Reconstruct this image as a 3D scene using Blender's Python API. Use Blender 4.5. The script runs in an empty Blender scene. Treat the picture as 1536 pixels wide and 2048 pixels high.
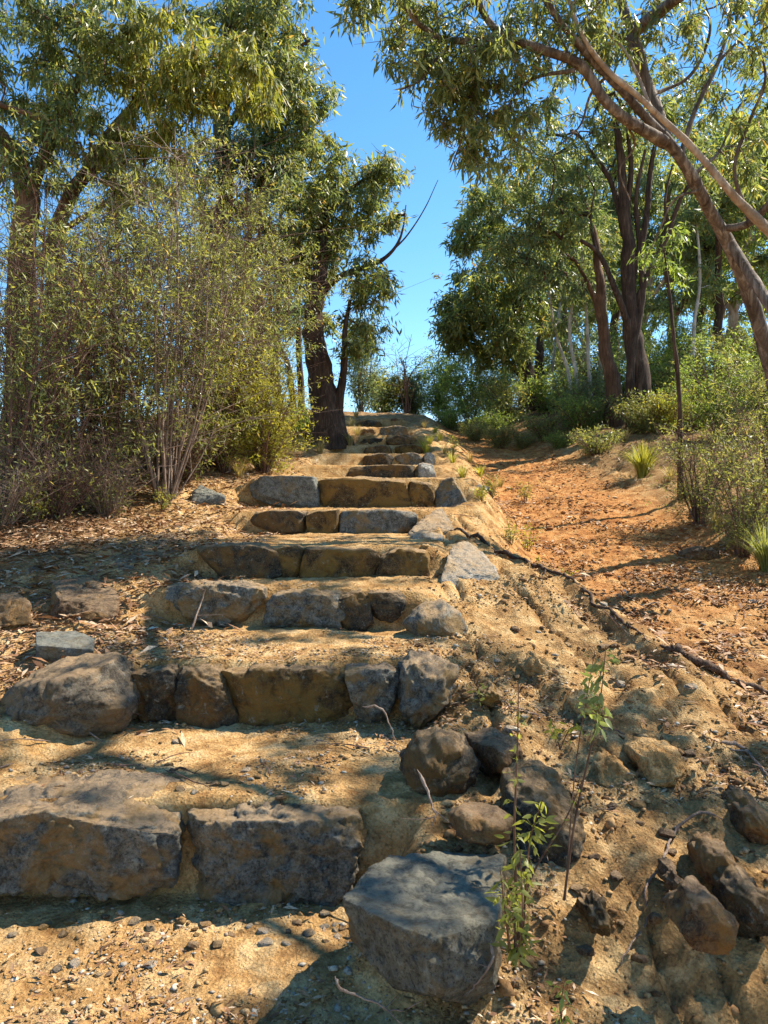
import bpy, bmesh, math, random
import numpy as np
from mathutils import Vector, Matrix
rng = np.random.default_rng(7)
random.seed(7)
sc = bpy.context.scene
col = sc.collection

# ------------------------------------------------------------------ camera, sky, sun, exposure
F = 1500.0; CX = 768.0; CY = 1024.0; HOR = 1000.0; CAMZ = 1.45
PITCH = -math.atan((CY - HOR) / F)
cam = bpy.data.cameras.new('camera'); camo = bpy.data.objects.new('camera', cam); col.objects.link(camo)
cam.sensor_fit = 'VERTICAL'; cam.sensor_height = 36.0; cam.lens = 36.0 * F / 2048.0
cam.clip_start = 0.05; cam.clip_end = 3000
camo.location = (0, 0, CAMZ); camo.rotation_euler = (math.pi / 2 + PITCH, 0, 0)
sc.camera = camo

SUN_EL = math.radians(49); SUN_AZ = math.radians(66)      # azimuth to the right of the view direction
w = bpy.data.worlds.new('World'); sc.world = w; w.use_nodes = True
nt = w.node_tree; bg = nt.nodes['Background']
sky = nt.nodes.new('ShaderNodeTexSky'); sky.sky_type = 'NISHITA'; sky.sun_disc = False
sky.sun_elevation = SUN_EL; sky.sun_rotation = SUN_AZ
sky.air_density = 1.0; sky.dust_density = 0.0; sky.ozone_density = 2.0; sky.altitude = 300
hs = nt.nodes.new('ShaderNodeHueSaturation'); hs.inputs['Hue'].default_value = 0.496; hs.inputs['Saturation'].default_value = 1.25
nt.links.new(sky.outputs[0], hs.inputs['Color']); nt.links.new(hs.outputs[0], bg.inputs[0]); bg.inputs[1].default_value = 0.12
sl = bpy.data.lights.new('sun', 'SUN'); sl.energy = 5.0; sl.angle = math.radians(0.5); sl.color = (1.0, 0.93, 0.80)
so = bpy.data.objects.new('sun', sl); col.objects.link(so)
SDIR = Vector((math.sin(SUN_AZ) * math.cos(SUN_EL), math.cos(SUN_AZ) * math.cos(SUN_EL), math.sin(SUN_EL)))
so.rotation_euler = SDIR.to_track_quat('Z', 'Y').to_euler(); so.location = SDIR * 40
sc.view_settings.view_transform = 'Standard'; sc.view_settings.look = 'None'
sc.view_settings.gamma = 1.0; sc.view_settings.use_curve_mapping = False
sc.view_settings.exposure = 1.2

# ------------------------------------------------------------------ helpers
cP, sP = math.cos(PITCH), math.sin(PITCH)
def W(px, py, d):
    """the point seen at photo pixel (px, py), d metres ahead of the camera"""
    u = (px - CX) / F; v = -(py - CY) / F
    dy = cP - v * sP; dz = sP + v * cP
    t = d / dy
    return np.array([u * t, d, CAMZ + dz * t])

def hash3(i, j, k, seed):
    n = (i * 374761393 + j * 668265263 + k * 2147483647 + seed * 974711) & 0xffffffff
    n = ((n ^ (n >> 13)) * 1274126177) & 0xffffffff
    n = ((n ^ (n >> 16)) * 2246822519) & 0xffffffff
    return ((n ^ (n >> 15)) & 0xffffff) / float(0xffffff)
def vnoise(p, seed=0):
    f = np.floor(p).astype(np.int64); t = p - f; t = t * t * t * (t * (t * 6 - 15) + 10)
    i, j, k = f[:, 0], f[:, 1], f[:, 2]; a, b, c = t[:, 0], t[:, 1], t[:, 2]
    r = 0
    for di in (0, 1):
        for dj in (0, 1):
            for dk in (0, 1):
                r = r + hash3(i + di, j + dj, k + dk, seed) * (a if di else 1 - a) * (b if dj else 1 - b) * (c if dk else 1 - c)
    return r * 2 - 1
def fbm(p, scale, octs=4, seed=0, gain=0.5):
    r = 0; a = 1.0; tot = 0; q = p * scale
    for o in range(octs):
        r = r + a * vnoise(q + o * 17.3, seed + o); tot += a; a *= gain; q = q * 2.03
    return r / tot
def sstep(a, b, x):
    t = np.clip((x - a) / (b - a), 0, 1); return t * t * (3 - 2 * t)

def mesh_np(name, V, Fq, smooth=False):
    """V (n,3), Fq (m,k) all of one size, or a list of such arrays"""
    me = bpy.data.meshes.new(name)
    Fl = Fq if isinstance(Fq, list) else [Fq]
    Fl = [f for f in Fl if len(f)]
    me.vertices.add(len(V)); me.vertices.foreach_set('co', np.asarray(V, dtype=np.float32).ravel())
    idx = np.concatenate([f.ravel() for f in Fl]).astype(np.int32)
    sizes = np.concatenate([np.full(len(f), f.shape[1]) for f in Fl]).astype(np.int32)
    me.loops.add(len(idx)); me.loops.foreach_set('vertex_index', idx)
    me.polygons.add(len(sizes))
    me.polygons.foreach_set('loop_start', np.concatenate([[0], np.cumsum(sizes)[:-1]]).astype(np.int32))
    me.update(calc_edges=True)
    if smooth: me.polygons.foreach_set('use_smooth', np.ones(len(sizes), bool))
    return me
def link(name, me, mat=None, parent=None, origin=None):
    if isinstance(me, tuple): me = mesh_np(name, *me)
    if parent is not None: org = ORG[parent.name]
    elif origin is not None: org = np.array(origin, float)
    else:
        n = len(me.vertices); c = np.empty(n * 3, np.float32); me.vertices.foreach_get('co', c); c = c.reshape(-1, 3)
        org = np.array([(c[:, 0].min() + c[:, 0].max()) / 2, (c[:, 1].min() + c[:, 1].max()) / 2, c[:, 2].min()])
    me.transform(Matrix.Translation(-Vector(org)))
    o = bpy.data.objects.new(name, me); col.objects.link(o)
    if mat: me.materials.append(mat)
    if parent is not None: o.parent = parent
    else: o.location = org
    ORG[o.name] = org
    return o
ORG = {}
def empty(name, loc, parent=None):
    o = bpy.data.objects.new(name, None); col.objects.link(o); o.empty_display_size = 0.2
    if parent is not None:
        o.parent = parent; ORG[o.name] = ORG[parent.name]
    else:
        o.location = tuple(loc); ORG[o.name] = np.array(loc, float)
    return o
def tag(o, label=None, cat=None, group=None, kind=None):
    if label: o['label'] = label
    if cat: o['category'] = cat
    if group: o['group'] = group
    if kind: o['kind'] = kind
    return o

# ------------------------------------------------------------------ materials
def new_mat(name):
    m = bpy.data.materials.new(name); m.use_nodes = True
    n = m.node_tree; n.nodes.clear(); return m, n
def nd(n, t, **kw):
    x = n.nodes.new(t)
    for k, v in kw.items(): setattr(x, k, v)
    return x
def noise(n, vec, scale, detail=5, rough=0.6, dist=0.0):
    x = nd(n, 'ShaderNodeTexNoise'); x.inputs['Scale'].default_value = scale; x.inputs['Detail'].default_value = detail
    x.inputs['Roughness'].default_value = rough; x.inputs['Distortion'].default_value = dist
    n.links.new(vec, x.inputs['Vector']); return x.outputs['Fac']
def ramp(n, fac, stops):
    x = nd(n, 'ShaderNodeValToRGB'); e = x.color_ramp.elements
    while len(e) < len(stops): e.new(0.5)
    for q, (p, c) in zip(e, stops):
        q.position = p; q.color = (*c, 1) if len(c) == 3 else c
    n.links.new(fac, x.inputs[0]); return x.outputs[0]
def mix(n, fac, a, b, mode='MIX'):
    x = nd(n, 'ShaderNodeMix', data_type='RGBA', blend_type=mode)
    for s, v in ((0, fac), (6, a), (7, b)):
        if isinstance(v, (int, float)): x.inputs[s].default_value = v
        elif isinstance(v, tuple): x.inputs[s].default_value = (*v, 1)
        else: n.links.new(v, x.inputs[s])
    return x.outputs[2]
def grey(v): return (v, v, v)
def bump(n, h, strength, dist, prev=None):
    b = nd(n, 'ShaderNodeBump'); b.inputs['Strength'].default_value = strength; b.inputs['Distance'].default_value = dist
    n.links.new(h, b.inputs['Height'])
    if prev is not None: n.links.new(prev, b.inputs['Normal'])
    return b.outputs[0]
def finish(n, colr, rough=0.9, nrm=None, spec=0.2):
    p = nd(n, 'ShaderNodeBsdfPrincipled'); o = nd(n, 'ShaderNodeOutputMaterial')
    if isinstance(colr, tuple): p.inputs['Base Color'].default_value = (*colr, 1)
    else: n.links.new(colr, p.inputs['Base Color'])
    if isinstance(rough, (int, float)): p.inputs['Roughness'].default_value = rough
    else: n.links.new(rough, p.inputs['Roughness'])
    p.inputs['Specular IOR Level'].default_value = spec
    if nrm is not None: n.links.new(nrm, p.inputs['Normal'])
    n.links.new(p.outputs[0], o.inputs[0]); return p

def ground_mat():
    m, n = new_mat('soil')
    g = nd(n, 'ShaderNodeNewGeometry'); pos = g.outputs['Position']
    at = nd(n, 'ShaderNodeAttribute', attribute_name='track').outputs['Fac']
    hu = nd(n, 'ShaderNodeAttribute', attribute_name='humus').outputs['Fac']
    big = noise(n, pos, 1.3, 4, 0.6); mid = noise(n, pos, 7, 6, 0.65, 0.4); fine = noise(n, pos, 60, 5, 0.7); grit = noise(n, pos, 220, 3, 0.7)
    ochre = ramp(n, mid, [(0.32, (0.25, 0.115, 0.036)), (0.48, (0.56, 0.325, 0.125)), (0.64, (0.74, 0.51, 0.25))])
    ochre = mix(n, ramp(n, big, [(0.42, grey(0)), (0.62, grey(0.5))]), ochre, (0.38, 0.20, 0.065))
    br = nd(n, 'ShaderNodeAttribute', attribute_name='brown').outputs['Fac']
    brn = ramp(n, mid, [(0.34, (0.10, 0.052, 0.022)), (0.5, (0.33, 0.19, 0.075)), (0.66, (0.58, 0.39, 0.18))])
    ochre = mix(n, br, ochre, brn)
    trk = ramp(n, mid, [(0.32, (0.26, 0.085, 0.022)), (0.5, (0.50, 0.215, 0.062)), (0.68, (0.66, 0.37, 0.14))])
    c = mix(n, at, ochre, trk)
    hum = ramp(n, mid, [(0.3, (0.05, 0.03, 0.018)), (0.6, (0.15, 0.085, 0.045)), (0.75, (0.30, 0.19, 0.10))])
    c = mix(n, hu, c, hum)
    c = mix(n, ramp(n, fine, [(0.35, grey(0.6)), (0.47, grey(0.0))]), c, (0.13, 0.07, 0.03))
    c = mix(n, ramp(n, grit, [(0.62, grey(0)), (0.72, grey(0.35))]), c, (0.66, 0.46, 0.26))
    vo = nd(n, 'ShaderNodeTexVoronoi', feature='F1'); vo.inputs['Scale'].default_value = 70; n.links.new(pos, vo.inputs['Vector'])
    cl = ramp(n, vo.outputs['Distance'], [(0.1, grey(1)), (0.55, grey(0))])
    c = mix(n, ramp(n, vo.outputs['Distance'], [(0.5, grey(0)), (0.8, grey(0.35))]), c, (0.12, 0.065, 0.028))
    b = bump(n, mid, 0.9, 0.035); b = bump(n, fine, 1.0, 0.016, b); b = bump(n, cl, 0.8, 0.007, b); b = bump(n, grit, 0.8, 0.004, b)
    finish(n, c, 0.95, b, 0.1); return m
def stone_mat(name, lo, hi, stain, amt, light=(0.55, 0.52, 0.45)):
    m, n = new_mat(name)
    g = nd(n, 'ShaderNodeNewGeometry'); pos = g.outputs['Position']
    big = noise(n, pos, 4.5, 5, 0.65, 0.6); mid = noise(n, pos, 20, 9, 0.78, 0.5); fine = noise(n, pos, 95, 6, 0.8)
    c = ramp(n, mid, [(0.40, lo), (0.58, hi)])
    c = mix(n, ramp(n, fine, [(0.40, grey(0.85)), (0.47, grey(0))]), c, (lo[0] * 0.35, lo[1] * 0.35, lo[2] * 0.4))
    c = mix(n, ramp(n, fine, [(0.55, grey(0)), (0.68, grey(0.6))]), c, light)
    c = mix(n, ramp(n, big, [(0.56 - 0.2 * amt, grey(0)), (0.68 - 0.2 * amt, grey(min(1.0, 0.45 + amt * 0.6)))]), c, stain)
    c = mix(n, ramp(n, mid, [(0.60, grey(0)), (0.63, grey(0.55))]), c, (0.34, 0.345, 0.29))
    # soil lies on the upward faces
    sx = nd(n, 'ShaderNodeSeparateXYZ'); n.links.new(g.outputs['Normal'], sx.inputs[0])
    up = ramp(n, sx.outputs[2], [(0.62, grey(0)), (0.9, grey(0.75))])
    dust = ramp(n, mid, [(0.38, grey(0.15)), (0.55, grey(1))])
    c = mix(n, mix(n, 1.0, up, dust, 'MULTIPLY'), c, {'brown_rock': (0.30, 0.20, 0.11), 'slab_rock': (0.25, 0.23, 0.165)}.get(name, (0.44, 0.28, 0.14) if amt > 0.12 else (0.25, 0.235, 0.18)))
    vo = nd(n, 'ShaderNodeTexVoronoi', feature='DISTANCE_TO_EDGE'); vo.inputs['Scale'].default_value = 9.0; vo.inputs['Randomness'].default_value = 1.0
    wv = mix(n, 0.12, pos, nd(n, 'ShaderNodeTexNoise').outputs['Color']); n.links.new(wv, vo.inputs['Vector'])
    crack = ramp(n, vo.outputs['Distance'], [(0.0, grey(0)), (0.02, grey(1))])
    c = mix(n, mix(n, 1.0, mix(n, 1.0, crack, grey(1.0), 'DIFFERENCE'), ramp(n, big, [(0.5, grey(0)), (0.66, grey(0.5))]), 'MULTIPLY'), c, (0.03, 0.022, 0.014))
    b = bump(n, big, 0.7, 0.06); b = bump(n, crack, 0.35, 0.01, b); b = bump(n, mid, 1.0, 0.03, b); b = bump(n, fine, 1.0, 0.006, b)
    finish(n, c, 0.85, b, 0.3); return m
def leaf_mat(name, stops, trans=0.4, rough=0.45):
    m, n = new_mat(name)
    g = nd(n, 'ShaderNodeNewGeometry')
    c = ramp(n, g.outputs['Random Per Island'], stops)
    big = noise(n, g.outputs['Position'], 0.9, 3, 0.6)
    c = mix(n, ramp(n, big, [(0.35, grey(0.35)), (0.6, grey(0.0))]), c, (0.09, 0.10, 0.04))
    p = nd(n, 'ShaderNodeBsdfPrincipled'); n.links.new(c, p.inputs['Base Color'])
    p.inputs['Roughness'].default_value = rough; p.inputs['Specular IOR Level'].default_value = 0.4
    t = nd(n, 'ShaderNodeBsdfTranslucent'); n.links.new(mix(n, 1.0, c, (1.85, 1.70, 0.85), 'MULTIPLY'), t.inputs[0])
    x = nd(n, 'ShaderNodeMixShader'); x.inputs[0].default_value = trans
    n.links.new(p.outputs[0], x.inputs[1]); n.links.new(t.outputs[0], x.inputs[2])
    o = nd(n, 'ShaderNodeOutputMaterial'); n.links.new(x.outputs[0], o.inputs[0]); return m
def bark_mat(name, stops, stretch=0.12, bscale=26):
    m, n = new_mat(name)
    tc = nd(n, 'ShaderNodeTexCoord'); mp = nd(n, 'ShaderNodeMapping'); mp.inputs['Scale'].default_value = (1, 1, stretch)
    n.links.new(tc.outputs['Object'], mp.inputs[0])
    a = noise(n, mp.outputs[0], bscale, 6, 0.65, 0.8); b2 = noise(n, tc.outputs['Object'], 2.2, 3, 0.6)
    c = ramp(n, a, stops)
    c = mix(n, ramp(n, b2, [(0.45, grey(0)), (0.65, grey(0.5))]), c, tuple(x * 0.4 for x in stops[0][1]))
    b = bump(n, a, 1.0, 0.02); finish(n, c, 0.85, b, 0.2); return m
def island_mat(name, stops, rough=0.9, bs=90):
    m, n = new_mat(name); g = nd(n, 'ShaderNodeNewGeometry')
    c = ramp(n, g.outputs['Random Per Island'], stops)
    f = noise(n, g.outputs['Position'], bs, 4, 0.7)
    c = mix(n, ramp(n, f, [(0.35, grey(0.6)), (0.55, grey(0))]), c, tuple(x * 0.4 for x in stops[0][1]))
    finish(n, c, rough, bump(n, f, 0.6, 0.004), 0.2); return m

M = dict(
    soil=ground_mat(),
    granite=stone_mat('grey_granite', (0.06, 0.056, 0.045), (0.235, 0.222, 0.18), (0.30, 0.175, 0.055), 0.5, (0.46, 0.43, 0.35)),
    dark=stone_mat('dark_stone', (0.026, 0.020, 0.013), (0.095, 0.073, 0.045), (0.19, 0.10, 0.025), 0.5, (0.34, 0.30, 0.22)),
    ochre=stone_mat('ochre_stone', (0.04, 0.024, 0.010), (0.14, 0.08, 0.026), (0.24, 0.13, 0.028), 0.65, (0.40, 0.3, 0.15)),
    blue=stone_mat('blue_grey_slab', (0.085, 0.08, 0.065), (0.235, 0.235, 0.20), (0.28, 0.19, 0.08), 0.12, (0.40, 0.40, 0.34)),
    slab=stone_mat('slab_rock', (0.075, 0.068, 0.050), (0.225, 0.208, 0.155), (0.20, 0.12, 0.04), 0.35, (0.30, 0.30, 0.23)),
    boulder=stone_mat('boulder_stone', (0.06, 0.045, 0.030), (0.22, 0.175, 0.12), (0.28, 0.17, 0.07), 0.4, (0.36, 0.31, 0.23)),
    brown=stone_mat('brown_rock', (0.07, 0.036, 0.016), (0.20, 0.11, 0.05), (0.34, 0.18, 0.055), 0.5, (0.4, 0.3, 0.18)),
    pale=stone_mat('pale_rock', (0.20, 0.185, 0.15), (0.48, 0.45, 0.38), (0.42, 0.27, 0.11), 0.25, (0.7, 0.68, 0.6)),
    clod=island_mat('earth_clods', [(0, (0.10, 0.05, 0.022)), (0.5, (0.25, 0.135, 0.055)), (1, (0.46, 0.29, 0.13))], 0.95, 60),
    gravel=island_mat('gravel_stones', [(0, (0.13, 0.075, 0.03)), (0.35, (0.34, 0.19, 0.07)), (0.65, (0.48, 0.31, 0.14)), (0.85, (0.30, 0.27, 0.22)), (1, (0.62, 0.52, 0.38))]),
    redgravel=island_mat('red_gravel_stones', [(0, (0.12, 0.045, 0.016)), (0.4, (0.36, 0.14, 0.04)), (0.7, (0.5, 0.24, 0.08)), (1, (0.62, 0.42, 0.22))]),
    litter=island_mat('dry_leaves', [(0, (0.12, 0.055, 0.025)), (0.35, (0.30, 0.15, 0.07)), (0.7, (0.44, 0.26, 0.14)), (0.93, (0.56, 0.40, 0.25)), (1, (0.66, 0.54, 0.40))], 0.7),
    gum=leaf_mat('gum_leaves', [(0, (0.085, 0.125, 0.065)), (0.4, (0.15, 0.20, 0.085)), (0.75, (0.23, 0.27, 0.09)), (0.93, (0.36, 0.34, 0.11)), (1, (0.32, 0.18, 0.06))], 0.55, 0.38),
    gumlime=leaf_mat('lime_gum_leaves', [(0, (0.11, 0.14, 0.035)), (0.5, (0.22, 0.25, 0.055)), (0.9, (0.36, 0.34, 0.09)), (1, (0.42, 0.28, 0.08))], 0.55),
    gumblue=leaf_mat('blue_green_leaves', [(0, (0.08, 0.125, 0.085)), (0.5, (0.15, 0.21, 0.13)), (0.9, (0.24, 0.30, 0.16)), (1, (0.32, 0.26, 0.10))], 0.5, 0.38),
    olive=leaf_mat('olive_shrub_leaves', [(0, (0.10, 0.12, 0.045)), (0.4, (0.19, 0.215, 0.075)), (0.9, (0.30, 0.31, 0.10)), (1, (0.40, 0.30, 0.13))], 0.5),
    yellow=leaf_mat('yellow_green_leaves', [(0, (0.15, 0.16, 0.03)), (0.5, (0.28, 0.285, 0.05)), (1, (0.42, 0.38, 0.07))], 0.5),
    green=leaf_mat('fresh_green_leaves', [(0, (0.09, 0.15, 0.04)), (0.5, (0.19, 0.28, 0.07)), (1, (0.34, 0.40, 0.11))], 0.55),
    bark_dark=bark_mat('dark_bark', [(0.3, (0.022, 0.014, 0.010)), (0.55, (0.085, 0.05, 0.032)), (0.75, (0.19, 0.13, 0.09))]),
    bark_red=bark_mat('red_brown_bark', [(0.3, (0.06, 0.03, 0.018)), (0.55, (0.17, 0.09, 0.05)), (0.75, (0.30, 0.19, 0.12))]),
    bark_gum=bark_mat('grey_brown_gum_bark', [(0.32, (0.05, 0.032, 0.024)), (0.5, (0.15, 0.11, 0.085)), (0.72, (0.40, 0.34, 0.29))], 0.07, 16),
    bark_pale=bark_mat('pale_smooth_bark', [(0.3, (0.20, 0.12, 0.075)), (0.5, (0.40, 0.30, 0.22)), (0.72, (0.60, 0.52, 0.44))], 0.3, 9),
    bark_white=bark_mat('white_bark', [(0.3, (0.25, 0.20, 0.15)), (0.5, (0.48, 0.42, 0.35)), (0.7, (0.65, 0.6, 0.52))], 0.4, 10),
    twig=bark_mat('brown_twigs', [(0.3, (0.07, 0.038, 0.028)), (0.55, (0.18, 0.10, 0.072)), (0.75, (0.33, 0.22, 0.17))]),
    deadtwig=bark_mat('grey_dead_twigs', [(0.3, (0.14, 0.09, 0.065)), (0.55, (0.27, 0.19, 0.14)), (0.75, (0.42, 0.33, 0.26))]),
    drygrass=leaf_mat('dry_grass', [(0, (0.25, 0.18, 0.07)), (0.5, (0.38, 0.29, 0.12)), (1, (0.5, 0.42, 0.22))], 0.35),
)

# ------------------------------------------------------------------ the lie of the land
#          d,    z base, z top,  x left, x right
STEPS = [(2.62, 0.010, 0.332, -1.75, -0.05), (3.65, 0.343, 0.628, -1.27, 0.22), (4.65, 0.645, 0.886, -1.42, 0.14),
         (5.30, 0.900, 1.114, -1.39, 0.37), (7.00, 1.135, 1.352, -1.34, 0.30), (8.00, 1.380, 1.690, -1.51, 0.86),
         (9.30, 1.720, 1.885, -0.95, 0.63), (10.8, 1.930, 2.134, -0.95, 0.72), (12.2, 2.170, 2.361, -0.75, 0.67),
         (13.6, 2.420, 2.630, -0.60, 0.60), (15.0, 2.700, 2.930, -0.62, 0.50), (16.6, 3.000, 3.260, -0.68, 0.42)]
ky, kz = [-4, 0.5, 1.9], [-0.6, -0.12, 0.0]
for d, zb, zt, _, _ in STEPS: ky += [d + 0.10, d + 0.16]; kz += [zb, zt - 0.004]
ky += [18.5, 22, 30, 60, 400]; kz += [3.55, 3.95, 3.9, 3.0, 0]
MY = [-6, 0.5, 1.5, 1.9, 2.2, 2.5, 3.0, 3.65, 4.65, 5.3, 7, 8, 9.3, 10.8, 12.2, 13.6, 15, 16.6, 18.5, 22, 30, 60, 400]
MZ = [-1.5, -.35, -.12, .02, .12, .27, .38, .50, .76, 1.0, 1.24, 1.53, 1.80, 2.05, 2.28, 2.55, 2.85, 3.15, 3.6, 3.95, 3.9, 3.0, 0]
TY = [-6, 0, 2, 3.6, 4.5, 5.5, 8, 10, 13, 16, 20, 25, 30, 60, 400]
TZ = [-1.6, -.35, -.02, .15, .38, .50, .95, 1.42, 2.1, 2.78, 3.5, 3.95, 4.0, 3.2, 0]
def base_height(x, y):
    xl = np.interp(y, [s[0] for s in STEPS], [s[3] for s in STEPS]); xr = np.interp(y, [0, 2.3] + [s[0] for s in STEPS], [-.1, -.12] + [s[4] for s in STEPS])
    zs = np.interp(y, ky, kz); zm = np.interp(y, MY, MZ)
    ws = sstep(xl - 0.22, xl + 0.06, x) * (1 - sstep(xr - 0.04, xr + 0.22, x)) * (1 - sstep(17.5, 19, y))
    z = zm + (zs - zm) * ws
    # left: flush, a slight bank, then the hillside falls away
    lx = np.clip(xl - x, 0, None); z = z + 0.10 * sstep(0.2, 1.6, lx) * sstep(4, 7, y) - 0.30 * np.clip(lx - 4.5, 0, 30) * sstep(2, 9, y)
    # near left ground level with the lowest block
    z = z + sstep(1.2, 1.9, lx + 0) * 0.2 * (1 - sstep(2.4, 3.4, y)) * sstep(-1, 1.0, y)
    # right: mound, crest, track, bank
    xc = np.interp(y, [2, 3.6, 4.5, 6.5, 8, 10, 14, 18, 20], [2.2, 1.84, 1.60, .92, 1.12, 1.15, 1.2, 1.1, 1.0])
    xt = np.interp(y, [4, 6, 8, 10, 12, 16, 20], [2.9, 2.9, 3.1, 3.0, 2.7, 2.3, 2.0])
    ztr = np.interp(y, TY, TZ)
    z = z - 0.07 * np.clip(np.minimum(x, xc) - xr, 0, None) * (1 - ws)
    wt = sstep(xc - 0.12, xc + 0.55, x)
    z = z * (1 - wt) + ztr * wt
    rx = np.clip(x - xt, 0, None)
    z = z + 0.36 * sstep(0, 1.7, rx) * sstep(3, 6, y) + 0.09 * np.clip(rx - 1.2, 0, 14)
    z = z - 0.10 * np.exp(-np.abs((x - (xc - 0.14)) / 0.11) ** 3) * sstep(3.9, 4.5, y) * (1 - sstep(6.0, 6.8, y))
    # washed-out hollow beside the lowest rocks
    z = z - 0.20 * np.exp(-(((x - 1.0) / 0.20) ** 2 + ((y - 1.98) / 0.13) ** 2)) - 0.13 * np.exp(-(((x - 0.0) / 0.17) ** 2 + ((y - 2.05) / 0.16) ** 2))
    track = wt * (1 - sstep(xt + 0.2, xt + 0.9, x)) * (1 - sstep(20, 24, y)) * sstep(2.5, 8.0, y)
    humus = np.clip(sstep(0.5, 1.6, lx) * sstep(3.8, 6, y) * 0.85 + sstep(xt + 0.3, xt + 1.6, x) * 0.6 * sstep(5, 9, y) + sstep(15.5, 19, y) * 0.6 + .5 * sstep(0.1, .5, lx) * sstep(9, 12, y), 0, 0.9)
    return z, track, humus, ws
def xt_(y): return np.interp(y, [4, 6, 8, 10, 12, 16, 20], [2.6, 2.55, 2.8, 2.9, 2.6, 2.2, 1.9])
def height(x, y, fine=True):
    x = np.atleast_1d(np.asarray(x, float)); y = np.atleast_1d(np.asarray(y, float))
    z, tr, hu, ws = base_height(x, y)
    p = np.stack([x, y, 0 * x], 1)
    amp = 1 - 0.55 * ws
    z = z + 0.05 * amp * fbm(p, 1.7, 3, 3) + 0.022 * amp * fbm(p, 7, 3, 11) + 0.007 * fbm(p, 28, 2, 23)
    # erosion rills running down the mound
    q = np.stack([x * 5.5 + y * 1.3, y * 1.6 - x * .4, 0 * x], 1)
    rill = np.abs(vnoise(q, 41)); z = z - 0.045 * (1 - sstep(0, 0.22, rill)) * sstep(0.1, 0.5, x) * (1 - tr) * (1 - ws)
    rr = sstep(0.1, 0.5, x) * (1 - sstep(3.4, 5.5, y)) * sstep(0, 1, y) * (1 - ws)
    z = z + rr * (0.045 * fbm(p, 4.5, 2, 61) + 0.016 * (0.5 - np.abs(fbm(p, 9, 3, 62)) * 2.2) + 0.010 * (0.5 - np.abs(fbm(p, 24, 2, 63)) * 2.2))
    z = z + (1 - rr) * amp * 0.012 * (0.4 - np.abs(fbm(p, 15, 3, 64)) * 2.2)
    z = z + 0.05 * np.clip(fbm(p, 3.1, 3, 71), -1, 1) * sstep(xt_(y) + 0.1, xt_(y) + 1, x)
    return z, tr, hu
def gz(x, y): return float(height(x, y)[0][0])

def brown_at(x, y):
    xr = np.interp(y, [0, 2.3] + [s[0] for s in STEPS], [-.1, -.12] + [s[4] for s in STEPS]); p = np.stack([x, y, 0 * x], 1)
    return np.clip(sstep(.05, .6, x - xr) * (1 - sstep(4.2, 6.5, y)) * (.60 + .9 * fbm(p, 2.3, 3, 91)) + .5 * sstep(0.1, 0.5, fbm(p, 1.6, 3, 95)), 0, 1)
def grid_sheet():
    ys = np.concatenate([np.linspace(-14, 0.9, 16)[:-1], np.geomspace(1.3, 24, 520), np.geomspace(25, 1200, 40)])
    xa = np.arange(-2.1, 2.6, 0.018)
    xr_ = 2.6 + (np.geomspace(1, 60, 95) - 1) * 0.6; xr_ = np.concatenate([xr_, np.geomspace(45, 900, 14)])
    xs = np.concatenate([-(xr_[::-1]) + 0.45, xa, xr_])
    xs = np.unique(np.round(xs, 5))
    X, Y = np.meshgrid(xs, ys); x = X.ravel(); y = Y.ravel()
    z, tr, hu = height(x, y)
    V = np.stack([x, y, z], 1); nx = len(xs); ny = len(ys)
    i = np.arange((ny - 1) * (nx - 1)); a = (i // (nx - 1)) * nx + i % (nx - 1)
    Fq = np.stack([a, a + 1, a + nx + 1, a + nx], 1)
    return V, Fq, tr, hu
V, Fq, tr, hu = grid_sheet()
ist = tr[Fq].mean(1) > 0.5
for nm, sel in (('ground', ~ist), ('dirt_path', ist)):
    f = Fq[sel]; used = np.unique(f); remap = np.full(len(V), -1); remap[used] = np.arange(len(used))
    me = mesh_np(nm, V[used], remap[f], True)
    x_, y_ = V[:, 0], V[:, 1]
    for an, arr in (('track', tr), ('humus', hu), ('brown', brown_at(x_, y_))):
        a = me.attributes.new(an, 'FLOAT', 'POINT'); a.data.foreach_set('value', arr[used].astype(np.float32))
    o = link(nm, me, M['soil'], origin=(0, 0, 0)); tag(o, kind='structure')
del V, Fq

# ------------------------------------------------------------------ stones
def resample(poly, m):
    p = np.array(poly, float); q = np.vstack([p, p[:1]]); s = np.r_[0, np.cumsum(np.linalg.norm(np.diff(q, axis=0), axis=1))]
    t = np.linspace(0, s[-1], m, endpoint=False)
    return np.stack([np.interp(t, s, q[:, 0]), np.interp(t, s, q[:, 1])], 1)
def roughen(V, amp, scale, seed, c, facets=22):
    n = (V - c); L = np.linalg.norm(n, axis=1, keepdims=True) + 1e-6; n = n / L
    R = L.max()
    r = np.random.default_rng(seed)
    for k in range(facets):           # chisel flats
        d = r.normal(size=3); d /= np.linalg.norm(d); 
        pr = (V - c) @ d; lim = pr.max() * r.uniform(0.82, 0.97)
        ex = np.clip(pr - lim, 0, None)[:, None]; V = V - d * ex
    k = fbm(V, scale, 4, seed)[:, None]; k2 = fbm(V, scale * 5, 3, seed + 5)[:, None]; k3 = fbm(V, scale * 0.4, 2, seed + 9)[:, None]
    rg = (1 - np.abs(fbm(V, scale * 1.6, 3, seed + 30)) * 3.2)[:, None]
    return V + n * (amp * 0.8 * k + amp * 0.9 * k2 + amp * 0.5 * k3 + amp * .35 * fbm(V, scale * 13, 2, seed + 51)[:, None] - amp * 0.8 * np.clip(rg, 0, 1))
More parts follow.
